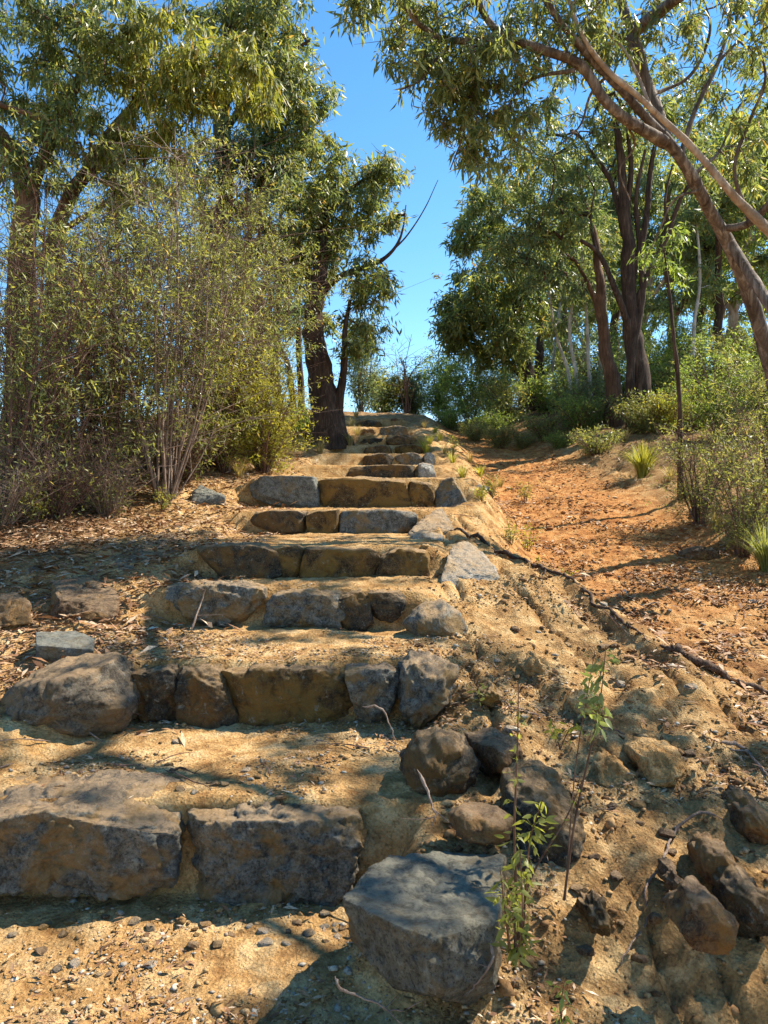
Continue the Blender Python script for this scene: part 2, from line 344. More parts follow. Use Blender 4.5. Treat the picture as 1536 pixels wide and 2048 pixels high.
def block(outline, d, thick, n=7, amp=0.012, seed=1, m=90, rings=30, tilt=0.0, grow_x=1.0, k=10):
    """a stone whose face shows the traced outline (photo pixels) at distance d and which runs `thick` metres back"""
    w3 = np.array([W(px, py, d)[[0, 2]] for px, py in outline]); w3 = w3.mean(0) + (w3 - w3.mean(0)) * (grow_x, 1.0)
    r = resample(w3, m)
    for _ in range(1): r = 0.5 * r + 0.25 * (np.roll(r, 1, 0) + np.roll(r, -1, 0))
    c = r.mean(0)
    th = np.linspace(0.0, math.pi, rings); cc = -np.cos(th)
    s = np.clip(1 - np.abs(cc) ** n, 0, 1) ** (1 / n); s[0] = s[-1] = 0.0
    # spread rings across the flat front and back
    front = np.linspace(0.05, 0.95, k); 
    S = [0.004] + list(front) + list(s[(s > 0.95)]) + list(front[::-1]) + [0.004]
    cm = cc[s > 0.95]; fd = -(1 - front ** n) ** (1 / n)
    D = [-1.0] + list(fd) + list(cm) + list(-fd[::-1]) + [1.0]
    S = np.array(S); D = np.array(D); o = np.argsort(D, kind='stable'); S = S[o]; D = D[o]
    V = []
    for sc_, dd in zip(S, D):
        p = c + (r - c) * sc_
        y = d + thick * (dd + 1) / 2
        V.append(np.stack([p[:, 0], np.full(m, y), p[:, 1] + tilt * (y - d)], 1))
    R = len(V); V = np.concatenate(V)
    cen = np.array([c[0], d + thick / 2, c[1]])
    V = roughen(V, amp, 5.0, seed, cen)
    i = np.arange((R - 1) * m); a = (i // m) * m + i % m; b = (i // m) * m + (i + 1) % m
    Fq = np.stack([a, b, b + m, a + m], 1)
    caps = [np.arange(m)[::-1][None, :], (np.arange(m) + (R - 1) * m)[None, :]]
    return mesh_np('stone', V, [Fq] + caps, True)
def hull(points, amp=0.012, seed=1, res=0.02, bev=0.018, facets=0):
    """an angular rock: the hull of its corners, edges worn round, faces roughened"""
    bm = bmesh.new()
    for p in points: bm.verts.new(p)
    r = bmesh.ops.convex_hull(bm, input=bm.verts)
    bmesh.ops.delete(bm, geom=[g for g in r['geom_interior'] if isinstance(g, bmesh.types.BMVert)], context='VERTS')
    bmesh.ops.dissolve_limit(bm, angle_limit=math.radians(8), verts=bm.verts, edges=bm.edges)
    bmesh.ops.bevel(bm, geom=list(bm.edges), offset=bev, segments=2, affect='EDGES', profile=0.6, clamp_overlap=True)
    for _ in range(7):
        bmesh.ops.triangulate(bm, faces=bm.faces)
        long = [e for e in bm.edges if e.calc_length() > res]
        if not long or len(bm.verts) > 30000: break
        bmesh.ops.subdivide_edges(bm, edges=long, cuts=1)
    bmesh.ops.triangulate(bm, faces=bm.faces)
    me = bpy.data.meshes.new('rock'); bm.to_mesh(me); bm.free()
    n = len(me.vertices); V = np.empty(n * 3, np.float32); me.vertices.foreach_get('co', V); V = V.reshape(-1, 3).astype(float)
    V = roughen(V, amp, 6.0, seed, V.mean(0), facets)
    me.vertices.foreach_set('co', V.astype(np.float32).ravel()); me.update()
    me.polygons.foreach_set('use_smooth', np.ones(len(me.polygons), bool))
    return me

BL = [  # per step: blocks (outline, d offset, thickness, material, amp, m)
 [([(-190, 1640), (60, 1628), (200, 1618), (325, 1632), (343, 1668), (335, 1780), (300, 1802), (215, 1806), (90, 1800), (-190, 1800)], .0, .42, 'granite', .018, 170),
  ([(368, 1648), (470, 1640), (600, 1636), (708, 1646), (722, 1690), (714, 1765), (672, 1850), (560, 1838), (440, 1846), (362, 1836)], .02, .45, 'granite', .017, 180)],
 [([(252, 1352), (330, 1340), (345, 1348), (352, 1400), (345, 1475), (290, 1462), (255, 1425), (244, 1385)], .0, .34, 'dark', .013, 100),
  ([(344, 1346), (430, 1340), (446, 1372), (468, 1440), (466, 1478), (400, 1474), (356, 1478), (348, 1400)], .0, .34, 'dark', .013, 100),
  ([(438, 1346), (560, 1336), (676, 1340), (700, 1400), (712, 1465), (600, 1470), (480, 1472), (468, 1430)], .05, .36, 'ochre', .013, 130),
  ([(688, 1342), (770, 1338), (798, 1352), (790, 1400), (770, 1448), (718, 1452), (704, 1400)], .01, .32, 'granite', .012, 90)],
 [([(312, 1180), (370, 1170), (470, 1168), (522, 1180), (520, 1215), (492, 1262), (420, 1258), (362, 1245), (338, 1210)], .0, .34, 'granite', .016, 110),
  ([(545, 1190), (600, 1183), (680, 1186), (690, 1215), (682, 1272), (600, 1275), (510, 1270), (516, 1235)], .0, .32, 'granite', .014, 110),
  ([(664, 1190), (720, 1184), (742, 1200), (746, 1250), (728, 1268), (680, 1272), (668, 1230)], .02, .32, 'dark', .010, 80),
  ([(738, 1186), (800, 1186), (812, 1205), (808, 1222), (790, 1250), (748, 1250)], .06, .28, 'dark', .008, 60)],
 [([(384, 1096), (450, 1089), (545, 1092), (568, 1112), (566, 1150), (500, 1165), (430, 1158), (402, 1130)], .0, .32, 'dark', .011, 90),
  ([(606, 1096), (680, 1098), (752, 1098), (758, 1118), (742, 1162), (660, 1172), (585, 1165), (588, 1130)], .0, .32, 'ochre', .012, 90),
  ([(764, 1100), (820, 1098), (860, 1104), (866, 1150), (850, 1170), (790, 1170), (752, 1164)], .0, .32, 'ochre', .011, 80),
  ([(548, 1098), (590, 1092), (604, 1104), (592, 1160), (566, 1170), (560, 1130)], .04, .26, 'ochre', .008, 60)],
 [([(486, 1030), (540, 1020), (612, 1022), (620, 1066), (560, 1068), (500, 1052)], .0, .32, 'dark', .009, 70),
  ([(612, 1024), (680, 1018), (676, 1076), (614, 1076)], .01, .30, 'ochre', .008, 60),
  ([(676, 1022), (760, 1018), (836, 1024), (830, 1060), (800, 1082), (720, 1080), (672, 1076)], .0, .32, 'granite', .009, 80)],
 [([(494, 962), (510, 952), (600, 950), (634, 954), (636, 1018), (560, 1020), (520, 1004), (490, 985)], .0, .38, 'blue', .012, 90),
  ([(638, 960), (720, 952), (800, 958), (824, 966), (822, 1024), (720, 1024), (640, 1022)], .0, .38, 'ochre', .012, 100),
  ([(818, 962), (866, 962), (872, 990), (862, 1024), (822, 1024)], .0, .34, 'ochre', .010, 60)],
 [([(690, 934), (780, 928), (834, 930), (836, 966), (690, 966)], .0, .34, 'dark', .012, 70),
  ([(838, 924), (866, 926), (874, 960), (838, 964)], -.1, .34, 'pale', .012, 50)],
 [([(716, 912), (760, 906), (790, 908), (792, 934), (716, 934)], .0, .34, 'dark', .018, 60),
  ([(790, 907), (830, 905), (848, 910), (850, 934), (792, 934)], .08, .30, 'granite', .018, 50),
  ([(848, 905), (868, 904), (872, 932), (850, 932)], .0, .34, 'pale', .012, 40)],
 [([(724, 896), (760, 890), (786, 892), (788, 910), (724, 910)], .05, .34, 'brown', .02, 50),
  ([(788, 892), (820, 886), (852, 890), (854, 908), (788, 910)], -.05, .3, 'ochre', .02, 50)],
 [([(716, 878), (750, 874), (772, 876), (774, 893), (716, 893)], .1, .34, 'dark', .022, 50),
  ([(774, 874), (806, 868), (834, 872), (838, 892), (774, 893)], -.05, .34, 'brown', .022, 50)],
 [([(702, 862), (740, 856), (756, 858), (760, 876), (702, 876)], .1, .34, 'brown', .025, 50),
  ([(760, 856), (794, 850), (816, 856), (820, 875), (762, 876)], .0, .34, 'granite', .025, 50)],
 [([(708, 846), (744, 838), (760, 842), (764, 860), (708, 860)], .0, .34, 'dark', .03, 50),
  ([(766, 842), (790, 836), (806, 842), (808, 858), (766, 860)], .15, .34, 'brown', .03, 50)]]
stair = empty('stone_stairway', (-0.6, 2.62, 0.0))
tag(stair, 'rough stone stairway of grey and ochre blocks climbing the hill between the shrubs', 'steps')
for i, (st, bl) in enumerate(zip(STEPS, BL)):
    stp = empty('step', None, stair)
    for j, (ol, dd, th, mt, amp, m) in enumerate(bl):
        o = link('stone', block(ol, st[0] + dd, th, 16, amp * (1.25 if i < 4 else 1.0), 10 * i + j, int(m * (1.35 if i < 3 else .8)), 40 if i < 3 else 26, 0, 1.05, (26, 18, 16, 10)[min(i, 3)]), M[mt], parent=stp)

def rock(name, me, mat, label, cat='rock', group=None):
    return tag(link(name, me, M[mat]), label, cat, group)
def boulder(ol, d, th, mat, label, n=2.6, amp=.02, m=90, seed=1, tilt=0.0, group=None):
    return rock('boulder', block(ol, d, th, n, amp, seed, m, 30, tilt), mat, label, 'boulder', group)
def wedge(top, bot, mat, label, amp=.012, res=.02, seed=3, bev=.018, name='boulder', facets=0, group=None):
    pts = [W(*p) for p in top] + [W(*p) for p in bot]
    return rock(name, hull(pts, amp, seed, res, bev, facets), mat, label, name.split('_')[-1], group)

wedge([(776, 1704, 2.46), (905, 1708, 2.50), (1014, 1702, 2.48), (1016, 1760, 2.30), (998, 1842, 2.04), (900, 1850, 2.00), (868, 1878, 1.94), (792, 1850, 1.98), (684, 1796, 2.14), (730, 1740, 2.34)],
      [(985, 1950, 1.97), (900, 2000, 1.97), (850, 1990, 1.97), (700, 1880, 2.12), (790, 1975, 2.0), (1005, 2030, 2.35), (800, 1980, 2.40), (1010, 1920, 2.5), (760, 1870, 2.5), (860, 1990, 1.92)],
      'slab', 'large flat-topped grey rock at the right end of the lowest step', .010, .011, 5, .008)
boulder([(0, 1372), (60, 1345), (150, 1338), (205, 1362), (240, 1420), (238, 1480), (180, 1498), (80, 1500), (-30, 1500), (-60, 1430)], 3.35, .6, 'boulder', 'big rounded boulder at the left edge beside the second step', 3.0, .02, 130, 4)
boulder([(806, 1350), (830, 1322), (890, 1326), (918, 1350), (920, 1400), (912, 1450), (868, 1470), (806, 1474), (796, 1420)], 3.52, .4, 'granite', 'speckled grey boulder standing at the right end of the second step', 3.2, .025, 100, 8)
boulder([(812, 1250), (840, 1220), (890, 1212), (930, 1238), (948, 1280), (942, 1312), (880, 1310), (820, 1300), (806, 1275)], 4.35, .45, 'granite', 'smooth rounded blue-grey boulder at the right end of the third step', 2.6, .015, 90, 9)
boulder([(792, 1560), (830, 1500), (890, 1480), (940, 1496), (962, 1550), (960, 1620), (900, 1640), (840, 1610), (800, 1590)], 2.80, .36, 'dark', 'dark rounded boulder with a mossy top edge above the flat-topped rock', 2.6, .02, 110, 12)
wedge([(925, 1462, 3.15), (985, 1448, 3.2), (1036, 1470, 3.15), (1048, 1500, 3.0), (1000, 1500, 2.95)],
      [(930, 1480, 3.1), (1000, 1545, 2.95), (1050, 1560, 3.1), (925, 1560, 3.3)], 'brown', 'small brown slab leaning behind the dark rounded boulder', .012, .02, 13)
wedge([(1000, 1530, 2.85), (1060, 1505, 2.95), (1110, 1530, 2.9), (1165, 1620, 2.7), (1180, 1665, 2.6), (1150, 1720, 2.5), (1080, 1600, 2.6), (1010, 1580, 2.7)],
      [(1150, 1750, 2.52), (1075, 1790, 2.5), (1020, 1740, 2.55), (1000, 1640, 2.7), (1100, 1750, 2.95), (1000, 1700, 2.95)], 'dark', 'large dark angular rock behind the leafy sapling', .015, .018, 14, .03)
boulder([(905, 1662), (930, 1642), (990, 1648), (1034, 1662), (1030, 1700), (970, 1706), (915, 1690)], 2.45, .22, 'brown', 'flat brown stone wedged above the flat-topped rock', 2.4, .012, 70, 15)
wedge([(905, 1088, 5.6), (935, 1078, 5.7), (975, 1110, 5.5), (1000, 1150, 5.2), (880, 1160, 5.1), (890, 1120, 5.3)],
      [(880, 1205, 5.05), (1000, 1190, 5.1), (990, 1190, 5.5), (890, 1190, 5.6)], 'pale', 'pale grey triangular rock at the right end of the fourth step', .014, .025, 16, .02)
wedge([(860, 1022, 7.3), (885, 1012, 7.4), (918, 1070, 6.9), (925, 1085, 6.6), (815, 1062, 6.6)],
      [(812, 1100, 6.5), (915, 1105, 6.5), (905, 1080, 7.3), (840, 1080, 7.3)], 'granite', 'sloping grey triangular rock at the right end of the fifth step', .014, .03, 17, .02)
boulder([(818, 1075), (845, 1060), (885, 1068), (896, 1092), (880, 1108), (825, 1108)], 6.2, .3, 'pale', 'small cream rock in front of the sloping triangular rock', 2.5, .014, 50, 18)
wedge([(872, 962, 8.2), (905, 952, 8.1), (935, 1005, 7.8), (930, 1018, 7.8)],
      [(868, 1022, 8.0), (935, 1025, 7.9), (880, 1020, 8.5), (935, 1015, 8.4), (915, 960, 8.6)], 'granite', 'dark triangular stone with a bright right flank ending the sixth step', .012, .03, 19, .02)
wedge([(925, 1015, 7.7), (958, 1012, 7.7), (970, 1045, 7.4)], [(925, 1060, 7.4), (970, 1062, 7.4), (965, 1055, 7.9), (930, 1050, 7.9)], 'granite', 'small grey rock below the dark triangular stone', .012, .03, 20, .015)
boulder([(935, 975), (960, 965), (985, 975), (990, 992), (940, 994)], 8.6, .35, 'pale', 'pale rock among the weeds between steps and track', 2.4, .015, 40, 21)
wedge([(382, 985, 7.7), (400, 968, 7.9), (450, 990, 7.6)], [(378, 1012, 7.6), (452, 1012, 7.6), (440, 1005, 8.1), (390, 1005, 8.1)], 'blue', 'bluish pointed rock left of the sixth step under the shrubs', .014, .03, 22, .02)
wedge([(418, 958, 8.5), (470, 950, 8.7), (490, 968, 8.4)], [(415, 985, 8.4), (490, 988, 8.4), (480, 980, 8.9), (420, 980, 8.9)], 'brown', 'grey-brown slab behind the bluish pointed rock', .014, .03, 23, .02)
wedge([(212, 1100, 5.7), (290, 1068, 6.2), (372, 1062, 6.4), (360, 1100, 5.7), (250, 1135, 5.2)], [(215, 1150, 5.2), (370, 1150, 5.4), (330, 1120, 6.5), (220, 1130, 6.3)], 'granite', 'long flat grey slab left of the fourth step', .016, .03, 24, .02)
wedge([(100, 1160, 4.95), (190, 1148, 5.1), (245, 1185, 4.8), (235, 1208, 4.6), (120, 1200, 4.55)], [(100, 1240, 4.5), (240, 1240, 4.5), (220, 1220, 5.1), (110, 1225, 5.1)], 'brown', 'brown slab sunk in the leaf litter at the left', .016, .025, 25, .02)
boulder([(18, 1150), (50, 1134), (92, 1142), (102, 1172), (70, 1190), (20, 1185)], 5.1, .3, 'pale', 'small pale boulder among dead leaves at the left edge', 2.4, .014, 50, 26)
wedge([(70, 1262, 4.15), (150, 1260, 4.2), (190, 1276, 4.1), (188, 1300, 3.98), (70, 1290, 3.98)], [(72, 1325, 4.0), (185, 1330, 4.0), (180, 1310, 4.3), (75, 1305, 4.3)], 'blue', 'light grey squared block left of the third step', .007, .02, 27, .012)
wedge([(-30, 1190, 4.6), (30, 1180, 4.7), (62, 1200, 4.5)], [(-40, 1260, 4.4), (66, 1250, 4.4), (50, 1230, 4.8)], 'brown', 'tan rock at the left edge behind the squared block', .014, .025, 28, .02)
boulder([(1385, 1835), (1400, 1818), (1442, 1812), (1468, 1840), (1494, 1868), (1488, 1915), (1450, 1925), (1400, 1915), (1368, 1880)], 2.0, .2, 'brown', 'brown angular rock over the dark hollow at lower right', 7, .012, 110, 33)
for k, (ol, d, th, mt, lb) in enumerate([
    ([(1418, 1710), (1440, 1692), (1476, 1700), (1492, 1740), (1470, 1772), (1430, 1765)], 2.40, .2, 'brown', 'rounded brown rock above the brown angular rock at lower right'),
    ([(1348, 1762), (1365, 1742), (1390, 1755), (1392, 1790), (1370, 1806), (1350, 1795)], 2.3, .16, 'brown', 'small round brown rock beside the bent root on the eroded bank'),
    ([(1300, 1515), (1340, 1500), (1390, 1510), (1405, 1545), (1360, 1570), (1305, 1560)], 2.95, .3, 'brown', 'low brown rock half buried in the bare mound'),
    ([(1200, 1530), (1240, 1508), (1290, 1540), (1300, 1575), (1240, 1590), (1200, 1565)], 3.0, .3, 'brown', 'long low brown rock left of the half buried one on the mound'),
    ([(1500, 1620), (1530, 1600), (1570, 1620), (1575, 1670), (1520, 1680), (1498, 1655)], 2.65, .25, 'brown', 'brown rock cut by the right edge of the mound'),
    ([(1495, 1790), (1530, 1770), (1580, 1790), (1590, 1850), (1530, 1880), (1498, 1845)], 2.2, .25, 'dark', 'dark rock at the right edge above the hollow'),
    ([(1045, 1325), (1080, 1298), (1110, 1310), (1120, 1345), (1080, 1358)], 3.9, .25, 'brown', 'small angular tan rock on the mound right of the rounded boulder'),
    ([(1180, 1830), (1210, 1810), (1240, 1835), (1235, 1870), (1190, 1875)], 2.2, .16, 'ochre', 'ochre lump in the eroded bank below the sapling'),
    ([(1150, 1400), (1185, 1385), (1215, 1400), (1210, 1425), (1160, 1425)], 3.5, .2, 'brown', 'brown stone on the mound behind the tall sapling'),
    ([(960, 1380), (990, 1365), (1015, 1385), (1010, 1408), (968, 1408)], 3.5, .16, 'ochre', 'small ochre stone right of the speckled grey boulder'),
    ([(1370, 1100), (1410, 1088), (1450, 1096), (1455, 1112), (1380, 1116)], 7.4, .3, 'brown', 'flat red-brown rock lying on the track'),
]):
    h_ = max(q[1] for q in ol) - min(q[1] for q in ol)
    boulder([(x_, y_ + h_ * .30) for x_, y_ in ol], d, th * 1.3, 'soil' if k in (2, 3, 6, 8) else mt, lb, 5, .022, 90, 40 + k)

# loose stones one can pick out, built as individuals
def lump(seed, sub=2):
    bm = bmesh.new(); bmesh.ops.create_icosphere(bm, subdivisions=sub, radius=1.0)
    me = bpy.data.meshes.new('loose_stone'); bm.to_mesh(me); bm.free()
    n = len(me.vertices); V = np.empty(n * 3, np.float32); me.vertices.foreach_get('co', V); V = V.reshape(-1, 3).astype(float)
    r = np.random.default_rng(seed)
    for k in range(9):
        d = r.normal(size=3); d /= np.linalg.norm(d); pr = V @ d; V = V - d * np.clip(pr - r.uniform(.45, .8), 0, None)[:, None]
    V *= r.uniform([.8, .6, .35], [1.2, 1.0, .7])
    me.vertices.foreach_set('co', V.astype(np.float32).ravel()); me.update(); return me
lumps = {mt: [lump(s) for s in range(5)] for mt in ('ochre', 'brown', 'pale', 'granite')}
for mt, ls in lumps.items():
    for me in ls: me.materials.append(M[mt])
def scatter_px(px, py, z_guess_iter=6):
    """the ground point seen at a pixel"""
    a = W(px, py, 1.0) - np.array([0, 0, CAMZ]); t = 1.5; 
    last = None
    ts = np.geomspace(1.3, 30, 240); P = np.stack([a[0] * ts, ts, CAMZ + a[2] * ts], 1)
    h = height(P[:, 0], P[:, 1])[0]; w_ = np.where(P[:, 2] < h)[0]
    if len(w_) == 0: return None
    k = w_[0]; return np.array([P[k, 0], P[k, 1], h[k]])
stone_zones = [((330, 1830, 720, 1900), 22, (.012, .03), 'pebbles below the lowest step', 'small loose stone at the foot of the lowest step', ('ochre', 'brown', 'pale', 'granite')),
               ((20, 1830, 330, 1960), 18, (.012, .028), 'pebbles at lower left', 'small loose stone on the bare dirt at lower left', ('ochre', 'brown', 'pale', 'granite')),
               ((0, 1480, 780, 1600), 22, (.012, .03), 'pebbles on the first tread', 'small loose stone lying on the tread above the lowest step', ('ochre', 'brown', 'pale')),
               ((1040, 1500, 1520, 1960), 30, (.015, .045), 'stones in the eroded bank', 'loose brown stone in the eroded bank at lower right', ('brown', 'ochre', 'brown')),
               ((980, 1250, 1300, 1500), 16, (.015, .04), 'stones on the mound', 'loose stone on the bare mound right of the steps', ('brown', 'ochre', 'pale')),
               ((1150, 1080, 1530, 1400), 36, (.02, .05), 'stones on the track', 'loose stone on the sunlit track', ('brown', 'ochre', 'pale', 'brown')),
               ((30, 1170, 300, 1330), 10, (.02, .05), 'stones in the litter', 'loose stone among dead leaves left of the steps', ('brown', 'pale', 'granite'))]
for (x0, y0, x1, y1), n, (s0, s1), grp, lab, mts in stone_zones:
    for k in range(n):
        p = scatter_px(rng.uniform(x0, x1), rng.uniform(y0, y1))
        if p is None: continue
        mt = mts[rng.integers(len(mts))]; me = lumps[mt][rng.integers(5)]
        o = bpy.data.objects.new('loose_stone', me); col.objects.link(o); s = rng.uniform(s0, s1)
        o.location = (p[0], p[1], p[2] + s * .1); o.scale = (s, s, s); o.rotation_euler = (rng.uniform(-.3, .3), rng.uniform(-.3, .3), rng.uniform(0, 6.3))
        tag(o, lab, 'stone', grp)

# gravel and leaf litter nobody could count
ICO = None
def pebble_field(name, n, sampler, size, mat, label, flat=0.6):
    a_ = [0.3, 1.6, 2.6, 3.7, 5.2]
    bv = np.array([[math.cos(q), math.sin(q), .1 * (-1) ** i] for i, q in enumerate(a_)] + [[.25, .1, .9], [-.3, -.2, .75], [0, 0, -.8]])
    bf = np.array([[0, 1, 5], [1, 2, 5], [2, 6, 5], [2, 3, 6], [3, 4, 6], [4, 5, 6], [4, 0, 5], [1, 0, 7], [2, 1, 7], [3, 2, 7], [4, 3, 7], [0, 4, 7]])
    x, y = sampler(n); z = height(x, y)[0]; n = len(x)
    s = size(n, y)
    sh = rng.uniform([.7, .55, .3], [1.2, 1.0, flat], (n, 3)); a = rng.uniform(0, 6.28, n)
    jit = rng.uniform(.7, 1.15, (n, len(bv), 1))
    v = bv[None] * jit * sh[:, None] * s[:, None, None]
    vx = v[..., 0] * np.cos(a)[:, None] - v[..., 1] * np.sin(a)[:, None]; vy = v[..., 0] * np.sin(a)[:, None] + v[..., 1] * np.cos(a)[:, None]
    v = np.stack([vx + x[:, None], vy + y[:, None], v[..., 2] + (z + s * .15)[:, None]], 2).reshape(-1, 3)
    f = (bf[None] + (np.arange(n) * len(bv))[:, None, None]).reshape(-1, 3)
    o = link(name, mesh_np(name, v, f), M[mat], origin=(0, 3, 0)); tag(o, label, name.split('_')[0], kind='stuff')
def uni(x0, x1, y0, y1, mask=None, logy=True):
    def f(n):
        y = np.exp(rng.uniform(math.log(y0), math.log(y1), n * 3)) if logy else rng.uniform(y0, y1, n * 3)
        x = rng.uniform(0, 1, n * 3) * (x1 - x0) + x0
        vis = np.abs(x) < y * 0.56 + .2; x, y = x[vis], y[vis]
        if mask is not None:
            q = mask(x, y) > rng.uniform(0, 1, len(x)); x, y = x[q], y[q]
        return x[:n], y[:n]
    return f
clump = lambda x, y: sstep(-.25, .35, fbm(np.stack([x, y, 0 * x], 1), 2.6, 3, 77))
def trk(x, y): return base_height(x, y)[1]
def hum(x, y): return base_height(x, y)[2]
pebble_field('gravel', 15000, uni(-1.8, 2.2, 1.7, 6, lambda x, y: clump(x, y) * (1 - trk(x, y))), lambda n, y: rng.lognormal(0, .6, n) * .0052, 'gravel', 'fine ochre gravel strewn over the steps and bare earth')
pebble_field('clods', 3600, uni(.1, 2.3, 1.7, 5.5, lambda x, y: (1 - trk(x, y)) * (.3 + .7 * clump(x, y))), lambda n, y: rng.lognormal(0, .55, n) * .0085, 'clod', 'crumbled brown clods over the eroded bank', .8)
pebble_field('track_gravel', 11000, uni(.9, 4.5, 3.2, 18, lambda x, y: np.clip(trk(x, y) * 1.5, 0, 1) * (.3 + clump(x, y))), lambda n, y: rng.lognormal(0, .55, n) * .010 , 'redgravel', 'reddish gravel and clods scattered along the track')

def leaf_quads(P, D, L, Wd, twist=None):
    """P base points, D unit directions, L lengths, Wd widths -> folded lance-shaped leaves"""
    n = len(P); up = rng.normal(size=(n, 3)); S = np.cross(D, up); S /= np.linalg.norm(S, axis=1, keepdims=True) + 1e-9
    N = np.cross(D, S)
    mid = P + D * (L * .45)[:, None]
    a = mid + S * (Wd * .5)[:, None] + N * (Wd * .18)[:, None]; b = mid - S * (Wd * .5)[:, None] + N * (Wd * .18)[:, None]
    tip = P + D * L[:, None] + N * (-(L * .10))[:, None]
    V = np.stack([P, a, tip, b], 1).reshape(-1, 3)
    return V, np.arange(n * 4).reshape(n, 4)
def litter(name, n, sampler, label, L0=.05, mat='litter'):
    x, y = sampler(n); n = len(x); z = height(x, y)[0]
    a = rng.uniform(0, 6.28, n); t = rng.normal(0, .22, n); D = np.stack([np.cos(a) * np.cos(t), np.sin(a) * np.cos(t), np.sin(t)], 1)
    L = np.clip(rng.lognormal(0, .45, n), .4, 3) * L0
    P = np.stack([x, y, z + .004 + np.abs(np.sin(t)) * L * .5 + rng.uniform(0, .012, n)], 1)
    S = np.stack([-np.sin(a), np.cos(a), rng.normal(0, .35, n)], 1)
    Wd = np.minimum(L * rng.uniform(.12, .42, n), L0 * .5); mid = P + D * (L * .5)[:, None]; curl = rng.uniform(.0, .4, n) * Wd
    A = mid + S * (Wd * .5)[:, None]; A[:, 2] += curl; B = mid - S * (Wd * .5)[:, None]; B[:, 2] += curl
    V = np.stack([P, A, P + D * L[:, None], B], 1).reshape(-1, 3)
    o = link(name, mesh_np(name, V, np.arange(n * 4).reshape(n, 4)), M[mat], origin=(0, 4, 0)); tag(o, label, 'leaves', kind='stuff')
litter('leaf_litter', 26000, uni(-5, -.9, 3.5, 11, lambda x, y: np.clip(.15 + hum(x, y) + .6 * (x < -1.35), 0, 1)), 'dry brown and pale leaves lying thick left of the steps')
litter('fallen_leaves', 9000, uni(-1.6, 1.9, 1.8, 8, lambda x, y: clump(x, y) ** 2 * (1 - trk(x, y))), 'scattered dry leaves on the treads and the mound', .022)
litter('track_litter', 18000, uni(1.2, 6.5, 3.4, 14, lambda x, y: (.06 + 1.2 * clump(x, y) ** 2) * .8 * np.clip(1.2 - (y - 6) * .14, .1, 1)), 'dry leaves and bark scattered on the sunlit track and its bank', .05)

# ------------------------------------------------------------------ wood and leaves
def spline(pts, k=6):
    p = np.array(pts, float)
    if len(p) == 2: return np.linspace(p[0], p[1], k + 1)
    q = np.vstack([2 * p[0] - p[1], p, 2 * p[-1] - p[-2]]); out = []
    for i in range(1, len(q) - 2):
        t = np.linspace(0, 1, k, endpoint=False)[:, None]
        a, b, c, d = q[i - 1], q[i], q[i + 1], q[i + 2]
        out.append(.5 * ((2 * b) + (-a + c) * t + (2 * a - 5 * b + 4 * c - d) * t ** 2 + (-a + 3 * b - 3 * c + d) * t ** 3))
    out.append(p[-1:]); return np.vstack(out)
def tube(path, rad, n=8, rough=0.0, seed=0):
    path = np.asarray(path, float); m = len(path); T = np.gradient(path, axis=0); T /= np.linalg.norm(T, axis=1, keepdims=True) + 1e-9
    ref = np.array([.9, .1, .15]) if abs(T[0] @ np.array([.9, .1, .15])) < .8 else np.array([.1, .95, .1])
    A = np.cross(T, ref); A /= np.linalg.norm(A, axis=1, keepdims=True); B = np.cross(T, A)
    th = np.linspace(0, 2 * math.pi, n, endpoint=False)
    R = np.asarray(rad, float)[:, None] * np.ones((m, n))
    off = (A[:, None] * np.cos(th)[None, :, None] + B[:, None] * np.sin(th)[None, :, None])
    if rough: R = R * (1 + rough * fbm((path[:, None] + off * .15).reshape(-1, 3), 5, 3, seed).reshape(m, n))
    V = (path[:, None] + off * R[..., None]).reshape(-1, 3)
    i = np.arange((m - 1) * n); a = (i // n) * n + i % n; b = (i // n) * n + (i + 1) % n
    return V, np.stack([a, b, b + n, a + n], 1)
def merge(parts):
    Vs, Fs, k = [], [], 0
    for V, Fq in parts: Vs.append(V); Fs.append(Fq + k); k += len(V)
    return np.concatenate(Vs), np.concatenate(Fs)
def limb(pts, r0, r1, k=8, n=10, rough=.25, seed=0, flare=0.0):
    p = spline(pts, k); t = np.linspace(0, 1, len(p)); r = r0 + (r1 - r0) * t ** .9
    if flare: r = r * (1 + flare * np.exp(-t * 14))
    p = p + np.stack([fbm(p, 1.1, 2, seed + 3), fbm(p, 1.1, 2, seed + 4), 0 * t], 1) * min(r0 * .7, .12) * np.sin(t * math.pi)[:, None]
    return tube(p, r, n, rough, seed), p, r
def clump_leaves(C, sig, per, L0, Wr, hang):
    """leaf clumps round centres C"""
    n = len(C) * per; c = np.repeat(C, per, 0); s = np.repeat(sig, per)[:, None]
    off = rng.normal(size=(n, 3)); off /= (np.linalg.norm(off, axis=1, keepdims=True) + 1e-6); off *= rng.uniform(0.1, 1.15, (n, 1)) * s
    off[:, 2] *= .75; P = c + off
    D = rng.normal(size=(n, 3)) * .55 + off / s * .35; D[:, 2] -= hang; D /= np.linalg.norm(D, axis=1, keepdims=True)
    L = L0 * rng.uniform(.6, 1.3, n); return leaf_quads(P, D, L, L * Wr * rng.uniform(.75, 1.25, n))
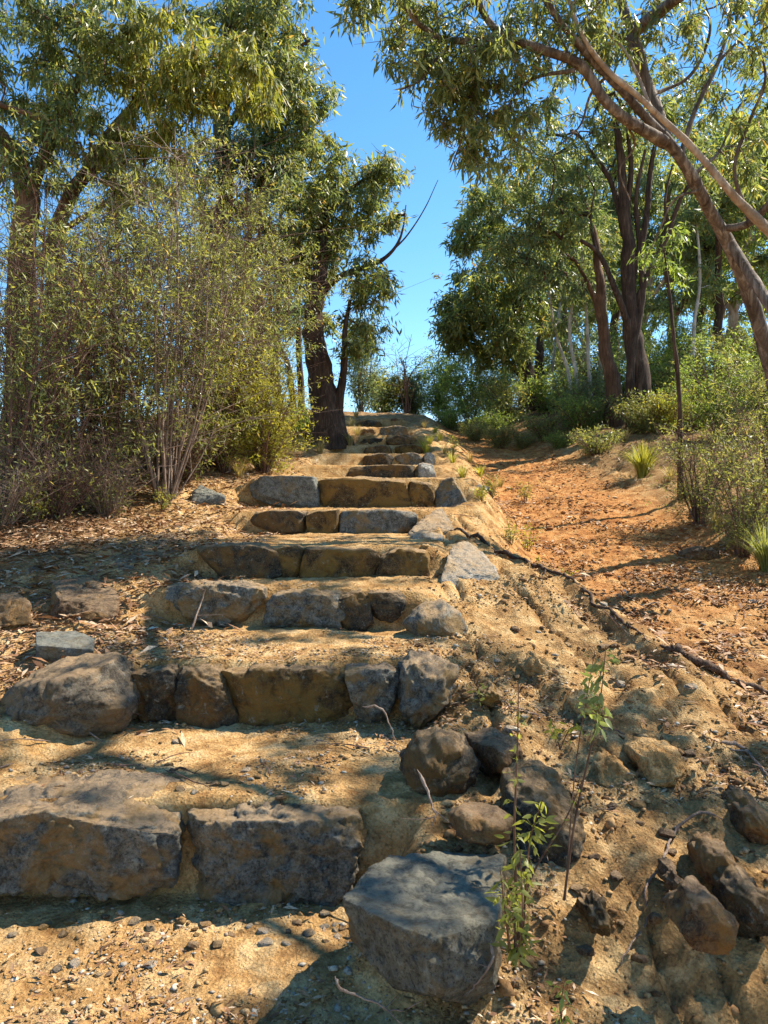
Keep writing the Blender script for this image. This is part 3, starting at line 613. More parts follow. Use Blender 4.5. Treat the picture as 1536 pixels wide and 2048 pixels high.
def grow(skel, C, r_tip=.004, sides=4, sag=.12, rmax=.06):
    """join clump centres to the limbs as a branching tree of twigs"""
    nodes = [p for p in skel]; ns = len(nodes); par = []
    dist = np.min(np.linalg.norm(C[:, None] - np.array(skel)[None], axis=2), axis=1); order = np.argsort(dist); C = C[order]
    A = np.array(nodes); 
    for c in C:
        d = np.linalg.norm(A - c, axis=1); d[:ns] *= .9; j = int(np.argmin(d)); par.append(j); A = np.vstack([A, c])
    cnt = np.ones(len(A))
    for i in range(len(C) - 1, -1, -1):
        cnt[par[i]] += cnt[ns + i]
    parts = []
    for i, c in enumerate(C):
        a = A[par[i]]; L = np.linalg.norm(c - a)
        if L < 1e-4: continue
        m1 = a + (c - a) * .35 + rng.normal(size=3) * L * .09; m2 = a + (c - a) * .7 + rng.normal(size=3) * L * .09; m1[2] += L * sag; m2[2] += L * sag
        r1 = min(r_tip * math.sqrt(cnt[ns + i]), rmax); r0 = min(r1 * 1.25 + .001, rmax)
        p = spline([a, m1, m2, c], 2); parts.append(tube(p, np.linspace(r0, r1, len(p)), sides))
        for q in range(2):   # bare twig ends
            e = c + rng.normal(size=3) * [.11, .11, .08]; parts.append(tube(np.array([c, (c + e) / 2 + rng.normal(size=3) * .02, e]), [r_tip, r_tip * .7, r_tip * .3], 3))
    return merge(parts)
def ellipsoid_pts(c, r, n, shell=.55):
    v = rng.normal(size=(n, 3)); v /= np.linalg.norm(v, axis=1, keepdims=True); rad = (shell + (1 - shell) * rng.uniform(0, 1, n)) ** 1.0
    rad = np.where(rng.uniform(size=n) < .35, rng.uniform(.1, 1, n), rad)
    return np.asarray(c) + v * rad[:, None] * np.asarray(r)
def tree(name, label, limbs, crowns, bark='bark_dark', leaf='gum', per=70, L0=.12, Wr=.17, hang=.9, sig=.26, group=None, cat='tree', tip=.005, twigbark=None, skel_from=.3):
    """limbs: [(points, r0, r1)], the first is the trunk; crowns: [(centre, radii, clumps)]"""
    base = np.array(limbs[0][0][0]); root = empty(name, base); tag(root, label, cat, group)
    skel = []
    for k, (pts, r0, r1) in enumerate(limbs):
        (V_, F_), p, r = limb(pts, r0, r1, 8, 12 if k == 0 else 9, .28, k + 5, .5 if k == 0 else 0)
        link('trunk' if k == 0 else 'branch', mesh_np('wood', V_, F_, True), M[bark], parent=root)
        skel += list(p[int(len(p) * skel_from):: 2]) + [p[-1]]
    C = np.vstack([ellipsoid_pts(c, r, int(n * 1.35)) for c, r, n in crowns])
    tw = link('twigs', grow(skel, C, tip), M[twigbark or bark], parent=root); tag(tw, kind='stuff')
    fo = link('crown', clump_leaves(C, rng.uniform(.6, 1.4, len(C)) * sig * 0.74, int(per * .88), L0, Wr, hang), M[leaf], parent=root); tag(fo, kind='stuff')
    return root
def gw(px, py, d, sink=.08):
    """tree foot: x from the pixel, on the ground at distance d"""
    x = (px - CX) / F * d; return np.array([x, d, gz(x, d) - sink])
def copy_tree(src, loc, rz, s, label=None, group=None, cat=None):
    r = src.copy(); col.objects.link(r); r.location = loc; r.rotation_euler = (0, 0, rz); r.scale = (s, s, s)
    if label: r['label'] = label
    if group: r['group'] = group
    for ch in src.children:
        c = ch.copy(); col.objects.link(c); c.parent = r
    return r

# ------------------------------------------------------------------ trees on the right
def P(*a): return [W(*q) for q in a]
# overhanging leaning gum: trunk comes in from the right edge and crosses the top of the view
tree('gum_tree', 'big leaning gum with pale streaked trunk crossing the upper right corner', [
    (P((1590, 960, 8.3), (1560, 800, 8.1), (1515, 640, 7.9), (1455, 480, 7.6), (1385, 350, 7.3), (1320, 265, 7.1), (1215, 150, 6.8), (1120, 40, 6.5), (1040, -90, 6.2)), .098, .02),
    (P((1330, 285, 7.1), (1255, 240, 6.9), (1205, 195, 6.8), (1160, 130, 6.7), (1090, 100, 6.6), (1010, 70, 6.5), (965, 20, 6.4), (940, -60, 6.3)), .055, .026),
    (P((1000, 65, 6.5), (960, 78, 6.4), (890, 78, 6.3), (845, 55, 6.2), (815, 20, 6.1), (795, -40, 6.1)), .034, .016),
    (P((915, 80, 6.4), (870, 120, 6.3), (840, 160, 6.3), (800, 180, 6.2)), .016, .006),
    (P((1000, 70, 6.5), (950, 170, 6.6), (930, 260, 6.7), (900, 340, 6.8)), .014, .006),
    (P((1150, 140, 6.7), (1060, 160, 6.8), (1010, 220, 6.8), (960, 300, 6.9)), .018, .006),
    (P((1335, 290, 7.2), (1300, 180, 7.3), (1275, 90, 7.3), (1245, 0, 7.4), (1220, -100, 7.4)), .065, .045),
    (P((1460, 485, 7.6), (1560, 640, 7.0), (1640, 720, 6.6)), .05, .05),
    (P((1440, 460, 7.6), (1500, 445, 7.3), (1560, 380, 7.0), (1640, 300, 6.6)), .04, .03),
    ([W(1700, -330, 5.3), (3.9, 4.6, 5.6), (4.0, 3.9, 5.0), (3.8, 3.0, 4.6)], .05, .02),  # limb outside the view, added to carry leaf clumps that shade the foreground
    (P((1360, 320, 7.2), (1390, 220, 7.3), (1440, 120, 7.4), (1460, 20, 7.5), (1450, -40, 7.5)), .028, .012),
    (P((1400, 380, 7.3), (1350, 400, 7.4), (1320, 460, 7.5), (1290, 520, 7.6)), .014, .005),
    (P((1215, 150, 6.8), (1180, 190, 6.9), (1160, 250, 7.0), (1120, 290, 7.0)), .016, .006),
    (P((1500, 445, 7.3), (1470, 340, 7.2), (1500, 240, 7.1), (1530, 150, 7.0), (1500, 60, 7.0)), .024, .008),
    (P((1440, 120, 7.4), (1500, 60, 7.4), (1560, 20, 7.4)), .014, .008),
    (P((1140, 120, 6.7), (1120, 60, 6.8), (1150, 10, 6.9), (1130, -50, 7.0)), .02, .008),
    (P((1240, 225, 6.9), (1270, 290, 7.1), (1240, 340, 7.2), (1260, 400, 7.3)), .014, .005),
    (P((1305, 190, 7.3), (1380, 150, 7.4), (1420, 60, 7.4), (1400, -20, 7.4)), .02, .008),
    (P((1275, 90, 7.3), (1210, 50, 7.4), (1190, -30, 7.4)), .016, .007),
    (P((1385, 350, 7.3), (1440, 300, 7.4), (1480, 210, 7.5), (1540, 180, 7.5)), .018, .006),
    (P((1270, 60, 7.3), (1400, -40, 6.4), (1600, -200, 5.6), (1750, -380, 5.2)), .06, .03)],
    [(W(715, 0, 6.3), (.18, .4, .14), 8), (W(825, 60, 6.3), (.24, .5, .6), 22), (W(905, 180, 6.6), (.28, .5, .42), 20), (W(950, 60, 6.4), (.5, .6, .5), 24), (W(945, 290, 6.8), (.18, .5, .4), 14), (W(1010, 200, 6.9), (.45, .6, .7), 28),
     (W(1150, 40, 6.9), (.8, .7, .5), 26), (W(1420, 100, 7.6), (.8, .8, .8), 34), (W(1300, 20, 7.6), (.7, .8, .5), 20), (W(1500, 330, 7.6), (.4, .6, .7), 16), (W(1700, -300, 5.6), (1.3, 1.0, 1.0), 26), ((3.9, 3.9, 4.6), (1.0, 1.2, .6), 11), ((3.2, 2.3, 4.3), (.8, .5, .4), 12), ((4.7, 4.5, 4.9), (1.2, 1.1, .5), 40), ((4.3, 5.4, 5.6), (.8, .8, .5), 16), (W(1560, 100, 6.6), (.5, .7, .8), 14)],  # clumps right of the view are added so their shadows dapple the foreground
    'bark_gum', 'gum', 60, .11, .17, .9, .17, tip=.0032, skel_from=.35)
tree('gum_tree', 'slender smooth pale gum slanting beside the big leaning trunk', [
    (P((1660, 700, 7.2), (1600, 540, 7.1), (1536, 455, 7.0), (1460, 380, 6.9), (1390, 300, 6.9), (1290, 205, 6.8), (1215, 140, 6.7), (1160, 60, 6.6), (1120, -60, 6.5)), .055, .014),
    (P((1300, 215, 6.8), (1275, 150, 6.9), (1240, 90, 7.0), (1180, 40, 7.0)), .02, .006)],
    [(W(1120, -30, 6.6), (.6, .6, .4), 12), (W(1200, 60, 7.0), (.3, .5, .3), 6)], 'bark_pale', 'gum', 50, .11, .17, .9, .2, tip=.003)
# fork trunked gums right of the track
tree('gum_tree', 'tall dark many-stemmed gum right of the track above the bright grass tuft', [
    ([gw(1285, 835, 14)] + P((1272, 700, 14), (1264, 600, 14), (1252, 480, 14), (1246, 380, 14), (1236, 280, 14), (1215, 180, 14)), .21, .035),
    ([gw(1262, 832, 13.8)] + P((1262, 740, 13.8), (1278, 640, 13.9), (1282, 520, 14), (1272, 400, 14), (1290, 300, 14)), .10, .025),
    (P((1340, 460, 13.8), (1330, 400, 13.8), (1345, 330, 13.8)), .035, .015),
    (P((1252, 430, 14), (1262, 330, 14), (1256, 240, 14), (1275, 150, 14)), .06, .02),
    (P((1195, 510, 13.7), (1180, 440, 13.7), (1190, 380, 13.7)), .03, .012),
    (P((1262, 560, 14), (1292, 440, 14), (1302, 330, 14.1), (1325, 230, 14.2)), .075, .03),
    (P((1268, 620, 14), (1298, 545, 13.9), (1340, 460, 13.8), (1362, 395, 13.7), (1395, 345, 13.6)), .07, .025),
    (P((1266, 690, 14), (1235, 590, 13.8), (1195, 510, 13.7), (1160, 480, 13.6)), .075, .03),
    (P((1250, 470, 14), (1225, 370, 14.2), (1180, 300, 14.3), (1150, 260, 14.4)), .07, .02)],
    [(W(1200, 220, 14), (1.5, 1.5, .9), 34), (W(1080, 330, 14), (.9, 1.2, .9), 28), (W(1330, 220, 14), (1.0, 1.2, .8), 20), (W(1130, 430, 13.8), (.6, .9, .5), 14), (W(1430, 330, 14), (.8, 1.0, .5), 8), (W(1020, 480, 14.3), (.6, .9, .7), 14)],
    'bark_dark', 'gum', 80, .15, .2, .7, .33, tip=.006)
tree('gum_tree', 'dark twin-stemmed gum just left of the many-stemmed one', [
    ([gw(1232, 840, 14.8)] + P((1222, 740, 14.8), (1208, 640, 14.8), (1195, 540, 14.8), (1185, 460, 14.9), (1160, 380, 15)), .16, .04),
    (P((1228, 780, 14.8), (1205, 690, 15.1), (1190, 600, 15.2), (1150, 520, 15.3)), .09, .03)],
    [(W(1130, 400, 15), (.9, 1, .8), 24), (W(1080, 520, 15), (.8, 1, .7), 22), (W(1180, 560, 15.5), (.5, .8, .4), 8)], 'bark_red', 'gumblue', 80, .16, .2, .7, .32, tip=.006)
tree('gum_tree', 'dark clustered trunks with bushy crown at the far right side of the track', [
    ([gw(1062, 825, 19)] + P((1055, 740, 19), (1040, 660, 19), (1020, 560, 19), (1000, 440, 19)), .26, .05),
    ([gw(1082, 826, 19.3)] + P((1078, 740, 19.3), (1082, 660, 19.5), (1075, 560, 19.6)), .17, .05),
    (P((1050, 760, 19), (1010, 720, 18.8), (960, 690, 18.7), (930, 640, 18.6)), .07, .02)],
    [(W(985, 440, 18.5), (.95, 1.2, 1.1), 42), (W(945, 610, 18), (.85, 1.2, 1.15), 46), (W(1040, 560, 18), (1.0, 1.2, 1.2), 40), (W(1000, 690, 17.8), (.9, 1, .55), 26), (W(925, 480, 18.2), (.3, .6, .4), 8), (W(900, 660, 18.2), (.4, .6, .6), 14)],
    'bark_dark', 'gum', 90, .19, .21, .6, .36, tip=.007)
for k, (bx, by, d, pts, lb) in enumerate([
    (1150, 828, 16.5, ((1135, 740), (1110, 660), (1095, 560)), 'leftmost of the three pale slender saplings right of the track'),
    (1168, 828, 16.2, ((1150, 740), (1140, 640), (1165, 520), (1150, 420)), 'middle of the three pale slender saplings right of the track'),
    (1182, 830, 16.0, ((1178, 740), (1172, 620), (1160, 500)), 'rightmost of the three pale slender saplings right of the track'),
    (1120, 828, 20.0, ((1105, 740), (1120, 600), (1135, 460)), 'pale thin stem leaning left just behind the three slender saplings'),
    (1215, 830, 18.5, ((1200, 720), (1212, 600), (1205, 470)), 'pale thin stem right of the three slender saplings'),
    (1390, 830, 15.5, ((1385, 700), (1400, 560), (1392, 430)), 'pale thin stem between the crooked sapling and the right edge'),
    (1445, 830, 18.0, ((1440, 700), (1430, 560), (1450, 450)), 'second pale thin stem from the right edge deep in the wood')]):
    tree('gum_sapling', lb, [([gw(bx, by, d)] + [W(x, y, d) for x, y in pts], .05, .02)],
         [(W(pts[-1][0], pts[-1][1] + 10, d), (.6, .7, .6), 10), (W(pts[-2][0], pts[-2][1], d + .3), (.4, .5, .3), 4)], 'bark_white', 'gum', 70, .15, .2, .7, .28, 'slender pale saplings', tip=.004)
tree('gum_sapling', 'thin crooked dark sapling standing before the olive thicket at right', [
    ([gw(1362, 880, 9.6)] + P((1358, 780, 9.6), (1345, 680, 9.6), (1340, 590, 9.7), (1328, 500, 9.8)), .035, .012)],
    [(W(1330, 520, 9.8), (.4, .5, .5), 9)], 'bark_dark', 'green', 50, .10, .2, .7, .2, tip=.003)
# mid and far trees of the wood: one of each kind, then copies
proto = []
for k, (bk, lf, H) in enumerate((('bark_dark', 'gum', 8.0), ('bark_pale', 'green', 7.0), ('bark_red', 'gumblue', 7.5))):
    b = np.array([6.0 + k * 4, 24.0, 0]); b[2] = gz(b[0], b[1]) - .1
    l0 = [b, b + [.2, 0, H * .3], b + [-.1, .1, H * .6], b + [.2, 0, H * .9]]
    tr_ = tree('gum_tree', 'x', [(l0, .17, .04), ([l0[1], l0[1] + [.7, .2, 1.5], l0[1] + [1.2, .3, 2.8]], .08, .03), ([l0[2] - [0, 0, .6], l0[2] + [-.8, .2, .6], l0[2] + [-1.3, .2, 1.4]], .07, .02)],
        [(b + [0, 0, H * .85], (1.6, 1.4, 1.3), 34), (b + [1.1, 0, H * .6], (1.0, 1.0, .9), 18), (b + [-1.2, 0, H * .66], (1.0, 1.0, .9), 18), (b + [0, 0, H * .4], (1.1, 1.1, .5), 8)],
        bk, lf, 75, .22, .22, .6, .42, group='trees deep in the wood', tip=.007)
    tr_['label'] = ['dark gum deep in the wood', 'pale gum deep in the wood', 'red-brown gum deep in the wood'][k] + ' on the right of the track'
    proto.append(tr_)
far = [(1395, 20, 1, .9), (1440, 17, 0, .8), (1480, 22, 1, 1.1), (1330, 22, 2, 1.0), (1230, 24, 0, 1.1), (1180, 21, 1, .75), (1120, 26, 2, 1.1), (1560, 19, 0, 1.0), (1290, 30, 1, 1.2),
       (1390, 30, 0, 1.3), (1500, 30, 2, 1.3), (1130, 34, 0, 1.1), (1060, 32, 1, .9), (1600, 17, 1, .9), (1010, 27, 2, .65), (1460, 38, 1, 1.6), (1260, 38, 2, 1.5)]
for k, (px, d, ty, s) in enumerate(far):
    b = gw(px, 0, d, .1)
    if k in (0, 1, 2):
        r = proto[ty]; r.location = b; r.rotation_euler = (0, 0, k * 1.3); r.scale = (s, s, s)
    else: r = copy_tree(proto[ty], b, k * 1.9, s)
# trees behind the crest left of the gap
# ------------------------------------------------------------------ trees on the left
tree('gum_tree', 'dark trunked gum at the top of the steps left of the sky gap', [
    ([gw(662, 860, 12.6)] + P((645, 770, 12.6), (632, 680, 12.6), (630, 600, 12.6), (640, 520, 12.6), (650, 420, 12.7), (665, 330, 12.8)), .26, .05),
    (P((640, 590, 12.6), (670, 560, 12.5), (715, 540, 12.4), (770, 515, 12.3), (800, 475, 12.3), (812, 410, 12.3)), .075, .008),
    (P((770, 515, 12.3), (815, 470, 12.2), (850, 415, 12.2), (876, 360, 12.2)), .018, .005),
    (P((650, 430, 12.7), (700, 380, 12.6), (740, 350, 12.6)), .05, .02),
    (P((632, 600, 12.6), (600, 500, 12.9), (570, 400, 13)), .09, .03),
    ([gw(672, 866, 12.5)] + P((680, 780, 12.5), (688, 700, 12.5), (700, 600, 12.5)), .10, .03)],
    [(W(640, 360, 12.7), (.75, .9, .65), 36), (W(760, 345, 12.6), (.32, .6, .4), 16), (W(680, 440, 12.6), (.75, .9, .55), 34), (W(600, 500, 12.8), (.7, .9, .7), 30), (W(740, 560, 12.5), (.42, .7, .45), 18), (W(730, 660, 12.6), (.40, .6, .55), 16), (W(580, 330, 13), (.8, .9, .7), 24), (W(770, 440, 12.5), (.2, .3, .2), 5), (W(650, 640, 13), (.5, .6, .4), 6)],
    'bark_dark', 'gum', 80, .14, .19, .8, .3, tip=.0055)
for bx, d, pts, lb, r in [(590, 14.0, ((580, 740), (555, 680), (530, 620)), 'thin curved trunk leaning left behind the yellow-green bush', .07),
                          (605, 15.0, ((600, 740), (598, 640), (605, 540)), 'thin straight dark trunk between the curved trunk and the dark gum', .08),
                          (520, 12.0, ((515, 700), (512, 600), (500, 500), (520, 380)), 'brown trunk half hidden in the thicket left of the dark gum', .14)]:
    tree('gum_tree', lb, [([gw(bx, 0, d)] + [W(x, y, d) for x, y in pts], r, .03)],
         [(W(pts[-1][0], pts[-1][1] - 20, d), (.8, .8, .8), 22), (W(pts[-2][0] - 10, pts[-2][1], d + .4), (.5, .6, .4), 8)], 'bark_red' if r > .1 else 'bark_dark', 'gumblue', 80, .15, .2, .8, .3, tip=.005)
tree('gum_tree', 'tall gum at far left, its brown trunk showing near the left edge', [
    ([gw(40, 0, 10)] + P((45, 700, 10), (48, 500, 10), (52, 420, 10), (40, 330, 10), (-20, 250, 9.8), (-80, 180, 9.6)), .20, .10),
    (P((52, 410, 10), (90, 300, 9.8), (75, 240, 9.6), (0, 210, 9.4)), .06, .03),
    (P((50, 430, 10), (110, 250, 10.2), (180, 120, 10.3), (200, -40, 10.4)), .10, .04)],
    [(W(60, 120, 10), (.8, 1.0, .9), 46), (W(200, 60, 10), (.9, 1.0, .7), 44), (W(30, 320, 9.8), (.5, .8, .4), 16), (W(180, 250, 10), (.8, .9, .6), 30), (W(-60, 0, 9), (.7, .8, .7), 10)],
    'bark_red', 'gum', 85, .13, .19, 1.0, .26, tip=.0045)
tree('gum_tree', 'gum second from the left edge with lime green hanging leaves on top', [
    ([gw(112, 0, 10.6)] + P((110, 700, 10.6), (108, 560, 10.6), (118, 450, 10.6), (200, 300, 10.4), (270, 200, 10.2), (300, 60, 10.1)), .17, .05),
    (P((120, 460, 10.6), (160, 440, 10.5), (220, 400, 10.3), (290, 330, 10.1)), .05, .02),
    (P((270, 200, 10.2), (340, 160, 9.9), (420, 120, 9.6)), .06, .02)],
    [(W(330, 110, 9.8), (.8, .8, .7), 44), (W(440, 150, 9.5), (.75, .8, .45), 44), (W(250, 330, 10), (.6, .8, .5), 16), (W(330, 260, 9.9), (.7, .8, .4), 22)],
    'bark_red', 'gumlime', 85, .14, .17, 1.3, .25, tip=.004)
tree('gum_tree', 'tall slim gum at top left, its dark crown edging the sky gap', [
    ([gw(430, 0, 12)] + P((440, 700, 12), (445, 450, 12), (450, 250, 12), (455, 100, 12), (460, -60, 12)), .17, .09),
    (P((450, 260, 12), (500, 190, 12), (560, 120, 12), (620, 80, 12)), .06, .02)],
    [(W(530, 70, 12), (.75, 1.0, .75), 46), (W(570, 160, 12), (.55, .8, .45), 26), (W(650, 190, 12), (.12, .4, .2), 5), (W(470, 20, 12), (.9, 1.0, .6), 30), (W(540, 280, 12), (.9, 1, .6), 34), (W(600, 230, 12), (.4, .6, .4), 14), (W(420, 380, 12.4), (1, 1, .8), 20)],
    'bark_dark', 'gum', 85, .14, .18, .9, .3, tip=.005)
for k, (px, d, crs, lb) in enumerate([
    (230, 13.5, [(150, 520), (300, 470), (90, 640)], 'back gum filling the gap between the two far left trunks and the thicket'),
    (400, 13.0, [(370, 560), (470, 470), (330, 380)], 'back gum behind the tallest shrubs of the left thicket'),
    (560, 16.0, [(560, 600), (520, 440), (610, 480)], 'back gum showing between the thicket and the dark trunked gum')]):
    b_ = gw(px, 0, d)
    tree('gum_tree', lb, [([b_, W(px - 8, 700, d), W(px + 5, 500, d), W(px, 400, d)], .10, .03)], [(W(x, y, d + .3 * i), (1.0, .8, .8), 17) for i, (x, y) in enumerate(crs)], 'bark_red', ['gum', 'olive', 'gumblue'][k], 70, .14, .19, .8, .32, tip=.005)
# ------------------------------------------------------------------ shrubs
def shrub(name, label, base, H, R, stems, nleaf, leaf='olive', bark='twig', L0=.045, Wr=.2, hang=.0, low=.25, lean=(0, 0), r0=.012, group=None, cat='shrub', tw=5, sig=.09, bare=.2):
    base = np.asarray(base, float); root = empty(name, base); tag(root, label, cat, group)
    parts, tips = [], []
    for k in range(stems):
        a = rng.uniform(0, 6.28); rr = R * math.sqrt(rng.uniform(.05, 1)); h = H * rng.uniform(.6, 1.05) * (1 - .25 * (rr / R) ** 2)
        top = base + [math.cos(a) * rr + lean[0], math.sin(a) * rr + lean[1], h]
        b = base + [math.cos(a) * R * .08, math.sin(a) * R * .08, 0]
        mid = b + (top - b) * .45 + [math.cos(a) * -rr * .12, math.sin(a) * -rr * .12, h * .06] + rng.normal(size=3) * .05 * H
        p = spline([b, mid, top], 6); r = np.linspace(r0 * rng.uniform(.6, 1.2), r0 * .15, len(p)); parts.append(tube(p[::2], r[::2], 4))
        for q in range(tw):
            t = rng.uniform(low, .95); i = t * (len(p) - 1); c = p[int(i)] + (p[min(int(i) + 1, len(p) - 1)] - p[int(i)]) * (i % 1)
            L = H * rng.uniform(.10, .28); e = c + np.array([rng.normal() * L * .7, rng.normal() * L * .7, L * rng.uniform(.2, .9)])
            m = (c + e) / 2 + rng.normal(size=3) * L * .1; parts.append(tube(np.array([c, m, e]), [r0 * .3, r0 * .2, r0 * .08], 3))
            if rng.uniform() > bare: tips += [m, e, (m + e) / 2]
            for _ in range(1):
                f = m + rng.normal(size=3) * L * .4; parts.append(tube(np.array([m, (m + f) / 2 + rng.normal(size=3) * L * .05, f]), [r0 * .15, r0 * .1, r0 * .05], 3))
                if rng.uniform() > bare: tips.append(f)
    s_ = link('stems', merge(parts), M[bark], parent=root); tag(s_, kind='stuff')
    if nleaf and tips:
        C = np.array(tips); per = max(1, int(nleaf / len(C)))
        fo = link('foliage', clump_leaves(C, np.full(len(C), sig), per, L0, Wr, hang), M[leaf], parent=root); tag(fo, kind='stuff')
    return root
LS = [  # px, d, height, radius, stems, leaves, leaf, label
    (20, 6.6, 3.2, .8, 16, 4200, 'olive', 'tall airy shrub with slanting grey stems at the left edge', .3),
    (190, 7.4, 3.0, .9, 18, 6500, 'olive', 'tall olive shrub second from the left edge behind the leaf litter', .1),
    (330, 7.6, 3.9, .9, 22, 9000, 'olive', 'tallest twiggy shrub fanning up from bare grey stems left of the steps', .05),
    (100, 9.0, 3.9, 1.2, 18, 9000, 'yellow', 'yellowish shrub behind the left thicket below the brown trunks', 0),
    (250, 9.6, 4.4, 1.1, 18, 9000, 'olive', 'high shrub at the back of the left thicket', 0),
    (420, 9.2, 4.5, 1.0, 20, 11000, 'olive', 'broad olive shrub rising behind the yellow-green bush', 0),
    (495, 10.6, 3.6, .9, 16, 7000, 'gum', 'grey-green shrub between the tall shrubs and the dark gum', 0),
    (525, 9.2, 1.45, .55, 26, 9500, 'yellow', 'rounded yellow-green bush left of the upper steps', 0),
    (450, 8.9, 1.9, .6, 24, 9500, 'yellow', 'taller yellow-green bush above the bluish pointed rock', 0)]
for px, d, H, R, n, nl, lf, lb, ln in LS:
    shrub('shrub', lb, gw(px, 0, d, .03), H, R, n + 8, int(nl * 1.3), lf, 'deadtwig' if px == 330 else 'twig', .058 if lf != 'yellow' else .05, .22, .25, .22 if H > 2 else .1, (ln, 0), .016, 'shrubs left of the steps', tw=13, sig=.085, bare=.5)
for k, (px, d, H, R) in enumerate([(-10, 6.2, .9, .8), (110, 6.6, .9, .7), (215, 7.0, .8, .6), (60, 7.6, 1.2, .9), (300, 8.4, .8, .6), (370, 8.3, .7, .5), (160, 8.4, 1.4, .9)]):
    shrub('dry_bush', ['leafless purple-brown brush at the left edge', 'dry brush in front of the olive shrub, left of the rocks', 'dry twiggy brush just above the long flat grey slab', 'dry brown brush behind the brush at the left edge', 'low dry brush at the foot of the tallest shrub', 'small dry bush behind the bluish pointed rock', 'dark dry brush deep in the left thicket'][k],
          gw(px, 0, d, .03), H, R, 70, 900, 'olive', 'deadtwig' if k % 2 == 0 else 'twig', .045, .25, 0, .05, (0, 0), .007, 'dry brush under the left thicket', 'bush', tw=9, bare=.6)
# right side undergrowth
RS = [(1485, 7.4, 1.35, .65, 'olive', 'olive feathery shrub at the right edge'), (1400, 8.6, 1.35, .7, 'olive', 'olive feathery shrub left of the one at the right edge'), (1560, 8.6, 2.0, .9, 'olive', 'taller olive shrub cut by the right edge below the leaning trunk'),
      (1345, 13.4, .9, .7, 'yellow', 'yellowish bush right of the many-stemmed gum'), (1440, 12.5, 1.6, 1.0, 'green', 'fresh green shrub behind the olive feathery shrubs'), (1540, 12.5, 2.0, 1.0, 'green', 'tall green shrub behind the thicket at the right edge'),
      (1150, 15.5, 1.1, .9, 'gumblue', 'grey-green low shrub in front of the pale saplings'), (1010, 17.5, 1.3, 1.0, 'gum', 'dull green bush left of the clustered trunks'), (940, 20, 2.2, 1.1, 'green', 'green bush at the far end of the track'),
      (880, 21.5, 2.3, 1.1, 'green', 'bright green bush closing the far end of the track'), (825, 23, 1.7, .8, 'gumblue', 'small bluish bush against the sky at the crest'), (768, 22.5, 1.5, .7, 'yellow', 'pale grey-green bush on the crest above the top step'), (722, 21, 2.9, .7, 'gumblue', 'wispy pale sapling bush on the crest beside the dark gum'),
      (1090, 14.6, .6, .7, 'olive', 'low olive ground bush on the bank beside the track'), (985, 16.5, .6, .6, 'green', 'low green ground bush at the track edge'), (1190, 12.6, .5, .6, 'olive', 'low dry ground bush left of the bright grass tuft'),
      (610, 13.6, .8, .7, 'green', 'dark green low bush behind the curved thin trunk'), (1060, 22, 2.6, 1.5, 'gum', 'large dull bush behind the clustered trunks'), (1200, 19, 2.4, 1.5, 'gumblue', 'large grey-green bush behind the pale saplings'), (1330, 17.5, 2.6, 1.5, 'green', 'large green bush behind the many-stemmed gum')]
for px, d, H, R, lf, lb in RS:
    sc_ = max(1, d / 10)
    shrub('shrub', lb, gw(px, 0, d, .03), H, R, 26, int(3600 * min(2, R * H) + 1200) if d < 18 else 7000, lf, 'twig', .045 * sc_, .26, .0, .08, (0, 0), .012, 'undergrowth right of the track and on the crest', tw=8, sig=.08 * sc_, bare=.35)
for k, (px, d, s_, rz) in enumerate([(900, 17.5, .8, 1), (950, 15.5, .6, 2), (1000, 14.5, .65, 3), (1045, 14.4, .45, 4), (1120, 13.8, .55, 5), (1160, 14.5, 1.2, 0), (1210, 15.2, .6, 1), (1400, 13.6, .7, 2), (1250, 17, 1.6, 4), (1100, 18, 1.5, 5), (1420, 15, 1.8, 2), (1520, 17, 2.2, 1), (1340, 20, 2.2, 3), (1170, 24, 2.6, 2), (980, 24, 2.0, 5), (1290, 13.4, 1.0, 0)]):
    if k < 2:
        src_ = shrub('scrub', 'x', gw(px, 0, d, .03), .8, .7, 30, 5200, ['green', 'olive'][k], 'twig', .06, .26, 0, .05, (0, 0), .010, 'low scrub on the bank right of the track', 'shrub', tw=8, sig=.09); src_.scale = (s_, s_, s_)
        if k == 0: sA = src_
        else: sB = src_
        o_ = src_
    else: o_ = copy_tree([sA, sB][(k // 2) % 2], gw(px, 0, d, .03), rz, s_)
    o_['label'] = 'low %s scrub on the bank right of the track' % ['fresh green', 'olive'][k if k < 2 else (k // 2) % 2]
# grass tufts and weeds
def tuft(name, label, base, H, R, n, mat='yellow', wd=.012, group=None, cat='grass tuft', arch=.8):
    base = np.asarray(base, float); parts = []
    a = rng.uniform(0, 6.28, n); L = H * rng.uniform(.6, 1.15, n); o = rng.uniform(0, .2, n) * R; sp = rng.uniform(.15, 1, n) * arch
    V = []; segs = 4
    for s in range(segs + 1):
        t = s / segs; r = o + L * sp * t ** 1.6; z = L * (t * (1 - .45 * sp * t * t)); wv = wd * (1 - t) ** .7 + .0008
        c = np.stack([base[0] + np.cos(a) * r, base[1] + np.sin(a) * r, base[2] + z], 1); S = np.stack([-np.sin(a), np.cos(a), 0 * a], 1)
        V.append(c + S * (wv / 2)); V.append(c - S * (wv / 2))
    V = np.stack(V, 1).reshape(-1, 3); k = 2 * (segs + 1); f = []
    for s in range(segs): f.append(np.stack([np.arange(n) * k + 2 * s, np.arange(n) * k + 2 * s + 1, np.arange(n) * k + 2 * s + 3, np.arange(n) * k + 2 * s + 2], 1))
    o_ = link(name, mesh_np(name, V, np.concatenate(f)), M[mat], origin=base); return tag(o_, label, cat, group)
tuft('grass_tuft', 'bright yellow-green grass tuft under the many-stemmed gum', gw(1285, 0, 11.0, .02), .58, .3, 320, 'yellow', .016)
